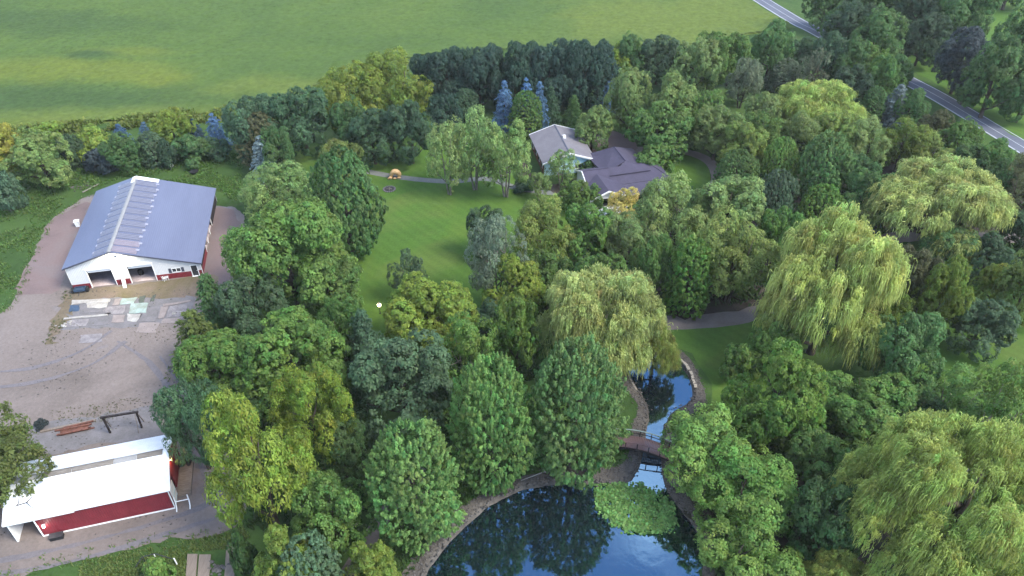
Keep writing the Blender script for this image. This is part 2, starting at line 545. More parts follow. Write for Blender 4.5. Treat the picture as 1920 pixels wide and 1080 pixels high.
def water_mat():
    m, n, l, b = new_mat('pond_water')
    b.inputs['Base Color'].default_value = (0.004, 0.007, 0.010, 1)
    b.inputs['Roughness'].default_value = 0.03
    b.inputs['IOR'].default_value = 3.3
    b.inputs['Specular Tint'].default_value = (0.46, 0.76, 1.0, 1)
    tc = n.new('ShaderNodeTexCoord')
    no = n.new('ShaderNodeTexNoise')
    no.inputs['Scale'].default_value = 1.1
    no.inputs['Detail'].default_value = 3
    l.new(tc.outputs['Object'], no.inputs['Vector'])
    bp = n.new('ShaderNodeBump')
    bp.inputs['Distance'].default_value = 0.012
    bp.inputs['Strength'].default_value = 0.6
    l.new(no.outputs['Fac'], bp.inputs['Height'])
    l.new(bp.outputs['Normal'], b.inputs['Normal'])
    return m
M['water'] = water_mat()

def skylight_mat(name, col, tr=0.35):
    m = mat(name, col, 0.3, 0.08, 1.5, spec=0.5)
    n, l = m.node_tree.nodes, m.node_tree.links
    b = n['Principled BSDF']
    t = n.new('ShaderNodeBsdfTranslucent')
    t.inputs['Color'].default_value = (0.8, 0.78, 0.74, 1)
    mix = n.new('ShaderNodeMixShader')
    mix.inputs['Fac'].default_value = tr
    l.new(b.outputs['BSDF'], mix.inputs[1])
    l.new(t.outputs['BSDF'], mix.inputs[2])
    l.new(mix.outputs['Shader'], n['Material Output'].inputs['Surface'])
    return m
M['skylight'] = skylight_mat('translucent_skylight', (0.136, 0.14, 0.192))
M['skylight_rib'] = mat('skylight_rib', (0.26, 0.26, 0.32), 0.5, 0.06)
M['skylight_pink_glow'] = skylight_mat('skylight_painted_pink_glow', (0.26, 0.205, 0.236))  # reddish light on the panels, put into their base colour

# ------------------------------------------------------------------ the ground with the pond let into it
POND_PX = [(780, 1105), (792, 1072), (806, 1050), (832, 1018), (868, 980), (915, 942), (970, 914), (1022, 902), (1080, 899), (1130, 902), (1168, 898), (1188, 884),
           (1197, 858), (1203, 828), (1208, 800), (1212, 776), (1206, 752), (1192, 728), (1180, 706), (1172, 686), (1182, 668), (1214, 660), (1250, 664), (1278, 677), (1295, 700),
           (1304, 730), (1300, 750), (1282, 764), (1262, 776), (1252, 796), (1247, 824), (1246, 856), (1248, 890), (1264, 925), (1290, 960), (1314, 995),
           (1326, 1035), (1322, 1085), (1300, 1180), (1180, 1260), (1000, 1270), (840, 1220)]
POND = px_ring(POND_PX, 3, 0.7, 0.05)
WATER_Z = -0.35

def offset_ring(ring, d):
    P = [Vector(p) for p in ring]
    n = len(P)
    area = sum(P[i - 1].x * P[i].y - P[i].x * P[i - 1].y for i in range(n))
    sg = 1 if area > 0 else -1
    out = []
    for i in range(n):
        t = (P[(i + 2) % n] - P[i - 2]).normalized()
        dd = d(i / n) if callable(d) else d
        out.append(P[i] + Vector((t.y, -t.x)) * sg * dd)
    return out

def make_ground():
    outer = [(-2500, -400), (2500, -400), (2500, 4500), (-2500, 4500)]
    nv = len(POND)
    co = [Vector(p) for p in outer] + [Vector(p) for p in POND]
    ed = [(i, (i + 1) % 4) for i in range(4)] + [(4 + i, 4 + (i + 1) % nv) for i in range(nv)]
    vs, es, fs, *_ = delaunay_2d_cdt(co, ed, [], 1, 1e-5)
    def inside(x, y):
        r, j = False, nv - 1
        for i in range(nv):
            (xi, yi), (xj, yj) = POND[i], POND[j]
            if (yi > y) != (yj > y) and x < (xj - xi) * (y - yi) / (yj - yi) + xi:
                r = not r
            j = i
        return r
    keep = []
    for f in fs:
        c = sum((vs[i] for i in f), Vector((0, 0))) / len(f)
        if not inside(c.x, c.y):
            keep.append(f)
    me = bpy.data.meshes.new('ground')
    me.from_pydata([(v.x, v.y, 0) for v in vs], [], keep)
    me.materials.append(M['ground'])
    o = bpy.data.objects.new('ground', me)
    COL.objects.link(o)
    tag(o, kind='structure')
make_ground()

def inside_ring(ring, xs, ys):
    r = np.zeros(len(xs), bool)
    n = len(ring)
    j = n - 1
    for i in range(n):
        xi, yi = ring[i][0], ring[i][1]
        xj, yj = ring[j][0], ring[j][1]
        c = ((yi > ys) != (yj > ys)) & (xs < (xj - xi) * (ys - yi) / (yj - yi + 1e-12) + xi)
        r ^= c
        j = i
    return r

def ring_strip(name, rings, mat_):
    """quads between successive closed rings given as (x, y, z) lists"""
    n = len(rings[0])
    v = [tuple(p) for r in rings for p in r]
    f = []
    for k in range(len(rings) - 1):
        for i in range(n):
            j = (i + 1) % n
            f.append((k * n + i, k * n + j, (k + 1) * n + j, (k + 1) * n + i))
    me = bpy.data.meshes.new(name)
    me.from_pydata(v, [], f)
    me.materials.append(mat_)
    o = bpy.data.objects.new(name, me)
    COL.objects.link(o)
    return tag(o, kind='structure')

rb = random.Random(8)
def bank_w(t):
    return 1.5 + 0.35 * math.sin(t * 37) + 0.25 * math.sin(t * 91 + 1)
outer_b = offset_ring(POND, bank_w)
inner_b = offset_ring(POND, -0.45)
deep_b = offset_ring(POND, -0.9)
mid_b = offset_ring(POND, lambda t: 0.25 + 0.1 * math.sin(t * 140))
ring_strip('pond_bank', [[(p.x, p.y, 0.012) for p in outer_b], [(p.x, p.y, 0.07) for p in mid_b], [(p[0], p[1], 0.0) for p in POND], [(p.x, p.y, -0.38) for p in inner_b], [(p.x, p.y, -0.9) for p in deep_b]], M['bank'])
sheet('pond_water', [tuple(p) for p in offset_ring(POND, -0.05)], WATER_Z, M['water'])

# field with a crop that has its own height, flat beyond what the eye can part
ROAD = [at(1300, -60), at(1432, 6), at(1535, 62), at(1692, 141), at(1760, 181), at(1861, 242), at(1920, 280)]
ROAD = [Vector((42, 420, 0))] + [Vector((80.9, 248.3, 0)), Vector((89.4, 218.2, 0)), Vector((99.3, 186.5, 0)), Vector((103.9, 172.4, 0)), Vector((108.2, 154.8, 0)), Vector((110.6, 144.5, 0)), Vector((114, 128, 0)), Vector((119, 100, 0)), Vector((128, 40, 0))]
FIELD_PX = [(-260, 262), (0, 248), (150, 236), (300, 222), (420, 212), (520, 186), (600, 160), (700, 126), (800, 104), (900, 95), (1140, 90), (1300, 84), (1400, 66), (1460, 58)]
FIELD = [at(*p) for p in FIELD_PX] + [Vector((84, 222, 0)), Vector((77, 248, 0)), Vector((38, 420, 0)), Vector((-420, 420, 0)), Vector((-420, 190, 0))]
FIELD = [(p[0], p[1]) for p in FIELD]
sheet('crop_field', FIELD, 0.02, M['field'])

def crop():
    st = 0.75
    xs, ys = np.arange(-215, 96, st), np.arange(150, 300, st)
    X, Y = np.meshgrid(xs, ys)
    rng = np.random.default_rng(5)
    Z = rng.random(X.shape) ** 1.5 * 0.45
    low = rng.random((X.shape[0] // 6 + 2, X.shape[1] // 6 + 2))
    ii, jj = np.arange(X.shape[0]) / 6, np.arange(X.shape[1]) / 6
    i0, j0 = ii.astype(int), jj.astype(int)
    fi, fj = (ii - i0)[:, None], (jj - j0)[None, :]
    lo = low[i0][:, j0] * (1 - fi) * (1 - fj) + low[i0 + 1][:, j0] * fi * (1 - fj) + low[i0][:, j0 + 1] * (1 - fi) * fj + low[i0 + 1][:, j0 + 1] * fi * fj
    Z = 0.06 + .8 * Z + 0.3 * lo
    X = X + (rng.random(X.shape) - .5) * .5
    Y = Y + (rng.random(X.shape) - .5) * .5
    ok = inside_ring(FIELD, X.ravel(), Y.ravel()).reshape(X.shape)
    idx = np.arange(X.size).reshape(X.shape)
    q = ok[:-1, :-1] & ok[1:, :-1] & ok[:-1, 1:] & ok[1:, 1:]
    f = np.stack([idx[:-1, :-1][q], idx[:-1, 1:][q], idx[1:, 1:][q], idx[1:, :-1][q]], 1)
    return quads('crop', np.stack([X.ravel(), Y.ravel(), Z.ravel()], 1), f, M['field'])

def quads(name, V, F, mat_, attrs=None):
    me = bpy.data.meshes.new(name)
    used, inv = np.unique(F, return_inverse=True)
    V = V[used]
    F = inv.reshape(F.shape)
    me.vertices.add(len(V))
    me.vertices.foreach_set('co', V.astype(np.float32).ravel())
    k = F.shape[1]
    me.loops.add(F.size)
    me.loops.foreach_set('vertex_index', F.astype(np.int32).ravel())
    me.polygons.add(len(F))
    me.polygons.foreach_set('loop_start', np.arange(0, F.size, k, dtype=np.int32))
    me.polygons.foreach_set('loop_total', np.full(len(F), k, np.int32))
    me.update(calc_edges=True)
    if attrs:
        for a, val in attrs.items():
            at_ = me.attributes.new(a, 'FLOAT', 'POINT')
            at_.data.foreach_set('value', val[used].astype(np.float32))
    me.materials.append(mat_)
    return me

def link(name, me, parent=None):
    o = bpy.data.objects.new(name, me)
    COL.objects.link(o)
    o.parent = parent
    return o
tag(link('crop', crop()), kind='stuff')

# lawns, yard, paths
sheet('garden_lawn', px_ring([(540, 262), (660, 280), (800, 268), (905, 300), (1000, 345), (1062, 392), (1080, 450), (960, 520), (900, 590), (850, 680), (700, 660), (640, 700), (590, 640), (560, 480), (520, 330)], 4, 2, 0.4), 0.010, M['lawn'])
sheet('pond_lawn', px_ring([(1240, 618), (1330, 600), (1440, 590), (1500, 650), (1480, 720), (1420, 800), (1330, 800), (1335, 740), (1322, 700), (1296, 664), (1262, 648)], 5, 1.5, 0.15), 0.010, M['lawn'])
sheet('house_lawn', px_ring([(1235, 300), (1262, 292), (1300, 294), (1322, 305), (1330, 325), (1325, 360), (1280, 380), (1240, 350)], 6, 1.5, 0.2), 0.010, M['lawn'])
sheet('orchard_lawn', px_ring([(1690, 640), (1790, 600), (1900, 590), (2050, 600), (2100, 720), (1960, 780), (1800, 740)], 7, 2, 0.5), 0.010, M['lawn'])
sheet('roadside_lawn', px_ring([(1600, 30), (1700, 60), (1760, 100), (1850, 20), (2000, -20), (2100, 150), (2000, 260), (1930, 268), (1790, 178), (1700, 124), (1640, 96)], 9, 3, 0.6), 0.010, M['lawn'])
YARD = px_ring([(-330, 655), (-120, 615), (-20, 596), (18, 572), (40, 532), (62, 478), (92, 418), (135, 385), (175, 366), (260, 372), (400, 386), (440, 390), (458, 410), (452, 460), (440, 520), (410, 570), (380, 640), (350, 720), (390, 800),
                (440, 870), (462, 930), (452, 978), (410, 1002), (330, 1012), (250, 1028), (140, 1052), (20, 1082), (-200, 1130), (-420, 1160)], 11, 0.8, 0.14)
sheet('gravel_yard', YARD, 0.014, M['gravel'])
sheet('side_drive', px_ring([(400, 392), (430, 392), (448, 412), (442, 470), (428, 530), (395, 560), (372, 530), (392, 450)], 12, 1.2, 0.25), 0.018, M['pink_gravel'])
sheet('west_drive', px_ring([(30, 545), (62, 478), (95, 416), (140, 388), (168, 380), (150, 420), (128, 480), (112, 545), (70, 552)], 13, 1.2, 0.25), 0.018, M['pink_gravel'])
sheet('barn_forecourt', px_ring([(128, 552), (200, 540), (300, 528), (385, 514), (410, 530), (380, 560), (300, 572), (230, 584), (140, 578)], 14, 1.0, 0.25), 0.018, M['mud'])
sheet('concrete_apron', px_ring([(128, 568), (220, 558), (300, 560), (362, 556), (352, 596), (300, 606), (240, 614), (170, 614), (112, 618), (118, 592)], 15, 1.0, 0.2), 0.022, M['grey_slab'])
sheet('barn_yard', px_ring([(66, 800), (120, 788), (200, 776), (290, 764), (300, 800), (320, 822), (200, 830), (100, 850), (60, 830)], 16, 1.0, 0.2), 0.022, M['grey_slab'])
sheet('worn_grass_strip', px_ring([(122, 552), (140, 548), (138, 580), (112, 622), (96, 650), (84, 640), (104, 600)], 17, 0.8, 0.35), 0.026, M['mud'])
ribbon('garden_footpath', [at(*p) for p in [(640, 312), (690, 322), (740, 331), (800, 338), (850, 340), (902, 335), (930, 339), (960, 350), (1000, 358), (1050, 362), (1095, 352)]], 1.7, 0.016, M['path_concrete'])
ribbon('garden_drive', [at(*p) for p in [(1130, 590), (1190, 601), (1240, 605), (1310, 602), (1380, 595), (1436, 576), (1480, 548), (1530, 515), (1600, 475), (1660, 450), (1720, 442), (1850, 446), (2050, 440)]], 3.4, 0.016, M['path_gravel'], jit=0.06)
ribbon('pond_path', [at(*p) for p in [(600, 1150), (650, 1078), (684, 1026), (708, 985), (745, 935), (800, 880)]], 1.9, 0.016, M['path_gravel'], jit=0.06)
ribbon('house_drive', [at(*p) for p in [(1170, 282), (1230, 280), (1270, 282), (1305, 290), (1330, 303), (1344, 325), (1340, 350), (1300, 380)]], 2.6, 0.020, M['path_gravel'], jit=0.05)
sheet('brick_patio', px_ring([(1112, 248), (1150, 246), (1182, 258), (1192, 282), (1150, 306), (1118, 300), (1105, 270)], 18, 1.0, 0.15), 0.016, M['brick'])
sheet('house_mulch_bed', px_ring([(985, 300), (1000, 330), (1040, 345), (1080, 330), (1120, 310), (1110, 330), (1085, 352), (1060, 372), (1020, 352), (975, 338)], 19, 1.0, 0.2), 0.013, M['mulch'])
sheet('terrace', px_ring([(1090, 385), (1140, 380), (1150, 405), (1130, 418), (1100, 412)], 20, 1.5, 0.05), 0.024, M['grey_slab'])
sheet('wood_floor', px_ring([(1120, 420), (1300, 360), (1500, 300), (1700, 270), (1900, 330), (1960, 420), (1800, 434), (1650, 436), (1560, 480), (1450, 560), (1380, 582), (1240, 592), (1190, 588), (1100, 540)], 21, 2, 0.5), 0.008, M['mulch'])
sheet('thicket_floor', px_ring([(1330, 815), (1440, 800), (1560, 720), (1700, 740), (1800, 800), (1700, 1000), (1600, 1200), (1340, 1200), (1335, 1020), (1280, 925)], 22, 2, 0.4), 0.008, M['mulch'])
ribbon('road', ROAD, 5.9, 0.012, M['asphalt'])
ribbon('road_line', ROAD, 0.24, 0.018, M['road_line'], off=-2.62)
ribbon('road_line', ROAD, 0.34, 0.018, M['road_line'], off=2.62)
ribbon('road_line', ROAD, 0.16, 0.018, M['road_line'])
ribbon('side_road', [Vector((111, 153, 0)), Vector((118, 158, 0)), Vector((132, 160, 0)), Vector((170, 158, 0))], 6.0, 0.010, M['asphalt'])

# pale stone edging round the upper pool, laid stone by stone
def edging():
    root = thing('stone_edging', (0, 0, 0), 0, 'pale stone rim curving round the upper pool of the pond', 'edging')
    inn = offset_ring(POND, 0.02)
    n = len(POND)
    rs = random.Random(4)
    base = MB().poly([(-.5, -.5, 0), (.5, -.5, 0), (.5, .5, 0), (-.5, .5, 0), (-.44, -.44, 1), (.44, -.42, 1), (.43, .45, 1), (-.45, .42, 1)], [(3, 2, 1, 0), (4, 5, 6, 7), (0, 1, 5, 4), (1, 2, 6, 5), (2, 3, 7, 6), (3, 0, 4, 7)]).mesh('edging_stone')
    base.materials.append(M['pale_stone'])
    cnt = 0
    for i in range(n):
        p = inn[i]
        if not (73.5 < p.y < 97.5) or cnt > 110:
            continue
        wide = 0.44 if p.x > 21.5 else 0.26
        t = (inn[(i + 1) % n] - inn[i - 1]).normalized()
        o = bpy.data.objects.new('edging_stone', base)
        COL.objects.link(o)
        o.parent = root
        o.location = (p.x, p.y, -0.05)
        o.rotation_euler = (0, 0, math.atan2(t.y, t.x) + rs.uniform(-.08, .08))
        o.scale = (0.80 * rs.uniform(.9, 1.05), wide * rs.uniform(.85, 1.2), 0.17 * rs.uniform(.8, 1.3))
        cnt += 1
edging()

def bank_stones():
    rng = np.random.default_rng(12)
    V, F = [], []
    oc = np.array([(1, 0, 0), (0, 1, 0), (-1, 0, 0), (0, -1, 0), (0, 0, .7), (0, 0, -.4)], float)
    of = np.array([(0, 1, 4), (1, 2, 4), (2, 3, 4), (3, 0, 4), (1, 0, 5), (2, 1, 5), (3, 2, 5), (0, 3, 5)])
    n = len(POND)
    k = 0
    for i in range(n):
        a, b = Vector(POND[i]), outer_b[i]
        for _ in range(34):
            u = rng.random() ** 1.2
            p = a.lerp(b, u * 0.95) + Vector((rng.normal(0, .3), rng.normal(0, .3)))
            r = rng.uniform(.05, .17) * (1.3 if u < .15 else 1)
            th = rng.uniform(0, 6.3)
            M2 = np.array([[math.cos(th), -math.sin(th), 0], [math.sin(th), math.cos(th), 0], [0, 0, 1]])
            v = (oc * (1 + rng.uniform(-.25, .25, oc.shape))) @ M2.T * r * np.array([1.2, .9, .8])
            V.append(v + np.array([p.x, p.y, 0.06 * (1 - u)]))
            F.append(of + k)
            k += 6
    tag(link('bank_stones', quads('bank_stones', np.concatenate(V), np.concatenate(F), M['stone'])), kind='stuff')
bank_stones()

# ------------------------------------------------------------------ tufts of rough grass and weeds
def tufts(name, ring, count, size, cols, seed, avoid=None, z=0.0, spread=0.35, blades=6):
    rng = np.random.default_rng(seed)
    ring = [(p[0], p[1]) for p in ring]
    xs, ys = [p[0] for p in ring], [p[1] for p in ring]
    x = rng.uniform(min(xs), max(xs), count * 6)
    y = rng.uniform(min(ys), max(ys), count * 6)
    ok = inside_ring(ring, x, y) & ~inside_ring(POND, x, y)
    for av in (avoid or []):
        ok &= ~inside_ring(av, x, y)
    cl = np.sin(x * .55 + 1.3 * np.sin(y * .31)) + np.sin(y * .6 + 1.7 * np.sin(x * .23))
    ok &= rng.random(len(x)) < 0.55 + .4 * cl
    x, y = x[ok][:count], y[ok][:count]
    n = len(x)
    s = rng.uniform(.5, 1.5, n) * size
    B = blades
    cx = np.repeat(x, B) + rng.normal(0, spread, n * B) * np.repeat(s, B)
    cy = np.repeat(y, B) + rng.normal(0, spread, n * B) * np.repeat(s, B)
    S = np.repeat(s, B) * rng.uniform(.6, 1.2, n * B)
    th = rng.uniform(0, 2 * np.pi, n * B)
    dx, dy = np.cos(th), np.sin(th)
    w = S * .28
    lean = rng.uniform(.2, .9, n * B) * S
    V = np.empty((n * B, 4, 3))
    V[:, 0] = np.stack([cx - dy * w * .5, cy + dx * w * .5, np.full(n * B, z)], 1)
    V[:, 1] = np.stack([cx + dy * w * .5, cy - dx * w * .5, np.full(n * B, z)], 1)
    V[:, 2] = np.stack([cx + dx * lean + dy * w * .7, cy + dy * lean - dx * w * .7, z + S * .9], 1)
    V[:, 3] = np.stack([cx + dx * lean - dy * w * .7, cy + dy * lean + dx * w * .7, z + S * .8], 1)
    F = np.arange(n * B * 4).reshape(-1, 4)
    tone = np.repeat(np.repeat(rng.uniform(.75, 1.3, n), B) * rng.uniform(.85, 1.15, n * B), 4)
    hue = np.repeat(np.repeat(rng.normal(.5, .014, n), B), 4)
    o = link(name, quads(name, V.reshape(-1, 3), F, M['leaf'], {'tone': tone, 'hue': hue}))
    o.color = (*cols, 1)
    tag(o, kind='stuff')

px = lambda pts: [at(*p) for p in pts]
tufts('meadow_grass', px([(-200, 330), (0, 320), (120, 320), (180, 352), (120, 380), (88, 415), (58, 478), (30, 540), (0, 578), (-200, 610)]), 5200, 0.3, (0.093, 0.161, 0.037), 1)
tufts('barn_weeds', px([(120, 322), (250, 300), (380, 285), (455, 290), (450, 385), (400, 350), (300, 338), (250, 328), (180, 352)]), 2600, 0.3, (0.093, 0.174, 0.037), 2)
tufts('field_margin_weeds', px([(-60, 246), (100, 236), (200, 228), (330, 212), (430, 205), (440, 225), (300, 236), (150, 250), (20, 262), (-60, 268)]), 1500, 0.9, (0.124, 0.161, 0.031), 3)
tufts('drive_side_weeds', px([(150, 1055), (300, 1022), (420, 1002), (455, 985), (470, 1010), (445, 1020), (420, 1030), (350, 1035), (345, 1100), (150, 1100)]), 2600, 0.18, (0.124, 0.174, 0.046), 4)
tufts('yard_weeds', px([(120, 545), (142, 545), (136, 590), (112, 625), (90, 660), (80, 640), (104, 596)]), 160, 0.16, (0.099, 0.118, 0.05), 5)
tufts('gravel_weeds', px([(150, 760), (260, 745), (300, 770), (200, 790), (110, 800), (90, 770)]), 200, 0.13, (0.118, 0.124, 0.062), 6)
tufts('apron_weeds', px([(140, 606), (200, 606), (260, 610), (330, 602), (330, 640), (200, 650), (110, 640)]), 90, 0.12, (0.118, 0.118, 0.068), 7)
tufts('pondside_grass', px([(690, 1010), (790, 930), (920, 880), (1000, 850), (1170, 820), (1190, 840), (1180, 870), (1010, 884), (900, 930), (820, 1000), (770, 1075), (650, 1100)]), 900, 0.28, (0.053, 0.102, 0.025), 8)

# wheel tracks worn along the drive and across the yard
TRACK = ground_mat('worn_wheel_track', [(0.115, 0.104, 0.11), (0.133, 0.121, 0.127), (0.149, 0.13, 0.13)], 0.3, fine=3.0, var=0.2, bump=0.02)
for i, pts in enumerate(([(-60, 1062), (60, 1040), (180, 1012), (300, 978), (390, 944), (420, 900)], [(-60, 1084), (70, 1066), (190, 1038), (310, 1002), (404, 972)], [(400, 930), (360, 830), (322, 740), (280, 680), (220, 640)],
                         [(424, 930), (384, 824), (344, 730), (300, 668)], [(-40, 700), (60, 690), (150, 660), (210, 620)], [(-40, 730), (70, 716), (170, 684), (236, 640)])):
    ribbon('wheel_track', [at(*p) for p in pts], lambda t, i=i: .6 + .2 * math.sin(9 * t + i), 0.036 + .003 * i, TRACK, jit=.05, seed=i)

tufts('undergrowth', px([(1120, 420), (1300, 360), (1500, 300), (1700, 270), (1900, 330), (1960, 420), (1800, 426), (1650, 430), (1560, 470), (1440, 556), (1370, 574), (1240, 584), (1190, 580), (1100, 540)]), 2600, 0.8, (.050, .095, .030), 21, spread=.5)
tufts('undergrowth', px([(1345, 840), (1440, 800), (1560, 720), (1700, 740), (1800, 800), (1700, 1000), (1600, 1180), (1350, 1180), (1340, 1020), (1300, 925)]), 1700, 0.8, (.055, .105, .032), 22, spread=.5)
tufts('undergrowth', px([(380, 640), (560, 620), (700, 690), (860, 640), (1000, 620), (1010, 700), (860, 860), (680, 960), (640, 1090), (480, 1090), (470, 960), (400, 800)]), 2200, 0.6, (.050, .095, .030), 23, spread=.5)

def clods():
    rng = np.random.default_rng(31)
    oc = np.array([(1, 0, 0), (0, 1, 0), (-1, 0, 0), (0, -1, 0), (0, 0, .6), (0, 0, -.4)], float)
    of = np.array([(0, 1, 4), (1, 2, 4), (2, 3, 4), (3, 0, 4), (1, 0, 5), (2, 1, 5), (3, 2, 5), (0, 3, 5)])
    x, y = rng.uniform(-75, -32, 5200), rng.uniform(45, 96, 5200)
    g = np.sin(x * .35 + 1.5 * np.sin(y * .22)) + np.sin(y * .4 + 2 * np.sin(x * .17))
    ok = inside_ring(YARD, x, y) & (rng.random(len(x)) < np.clip(.15 + .35 * g, 0, 1))
    x, y = x[ok][:1300], y[ok][:1300]
    V, F = [], []
    for k in range(len(x)):
        r = rng.uniform(.04, .13)
        V.append(oc * (1 + rng.uniform(-.25, .25, oc.shape)) * r * np.array([1.2, 1, .7]) + np.array([x[k], y[k], .05]))
        F.append(of + 6 * k)
    tag(link('gravel_clods', quads('gravel_clods', np.concatenate(V), np.concatenate(F), M['stone'])), kind='stuff')
clods()

edge = [(px_[0], px_[1]) for px_ in YARD]
def edge_tufts():
    rng = np.random.default_rng(44)
    pts = []
    for i in range(len(edge)):
        a, b = Vector(edge[i - 1]), Vector(edge[i])
        if b.y > 30 and (b.x < -58 or b.y < 56):
            for _ in range(2):
                p = a.lerp(b, rng.random()) + Vector((rng.normal(0, .45), rng.normal(0, .45)))
                pts.append(p)
    return pts
def edge_grass():
    P_ = edge_tufts()
    rng = np.random.default_rng(45)
    n = len(P_) * 8
    c = np.repeat(np.array([(p.x, p.y) for p in P_]), 8, 0) + rng.normal(0, .25, (n, 2))
    S_ = rng.uniform(.12, .34, n)
    th = rng.uniform(0, 6.28, n)
    dx, dy = np.cos(th), np.sin(th)
    V_ = np.empty((n, 4, 3))
    V_[:, 0] = np.stack([c[:, 0] - dy * S_ * .15, c[:, 1] + dx * S_ * .15, np.full(n, .02)], 1)
    V_[:, 1] = np.stack([c[:, 0] + dy * S_ * .15, c[:, 1] - dx * S_ * .15, np.full(n, .02)], 1)
    V_[:, 2] = np.stack([c[:, 0] + dx * S_ * .6 + dy * S_ * .2, c[:, 1] + dy * S_ * .6 - dx * S_ * .2, S_], 1)
    V_[:, 3] = np.stack([c[:, 0] + dx * S_ * .6 - dy * S_ * .2, c[:, 1] + dy * S_ * .6 + dx * S_ * .2, S_ * .9], 1)
    o = link('edge_grass', quads('edge_grass', V_.reshape(-1, 3), np.arange(n * 4).reshape(n, 4), M['leaf'], {'tone': np.repeat(rng.uniform(.7, 1.3, n), 4), 'hue': np.repeat(rng.normal(.5, .015, n), 4)}))
    o.color = (.105, .165, .042, 1)
    tag(o, kind='stuff')
edge_grass()

# ------------------------------------------------------------------ buildings
def wall_pieces(mb, cuts, top, y0, y1, openings=(), zb=0.0):
    """a wall along x between y0 and y1, its top following top(x), with rectangular openings (x0, x1, z0, z1)"""
    xs = sorted(set([round(c, 4) for c in cuts] + [round(v, 4) for o in openings for v in o[:2]]))
    for a, b in zip(xs[:-1], xs[1:]):
        spans = [(zb, None)]
        for (p, q, z0, z1) in openings:
            if p <= a + 1e-6 and q >= b - 1e-6:
                spans = ([(zb, z0)] if z0 > zb + .01 else []) + [(z1, None)]
        for s, e in spans:
            ta, tb = (top(a), top(b)) if e is None else (e, e)
            mb.hexa([(a, y0, s), (b, y0, s), (b, y1, s), (a, y1, s)], [(a, y0, ta), (b, y0, tb), (b, y1, tb), (a, y1, ta)])
    return mb

def slab(mb, p0, p1, q1, q0, th):
    """a sloping slab: p0-p1 the lower edge, q0-q1 the upper edge (top surface), thickness th downwards"""
    top = [p0, p1, q1, q0]
    lo = [(p[0], p[1], p[2] - th) for p in top]
    return mb.hexa(lo, top)

def quad_grid(root, name, mat_, p0, p1, q1, q0, th, **kw):
    return slab(MB(), p0, p1, q1, q0, th).build(name, mat_, root, **kw)

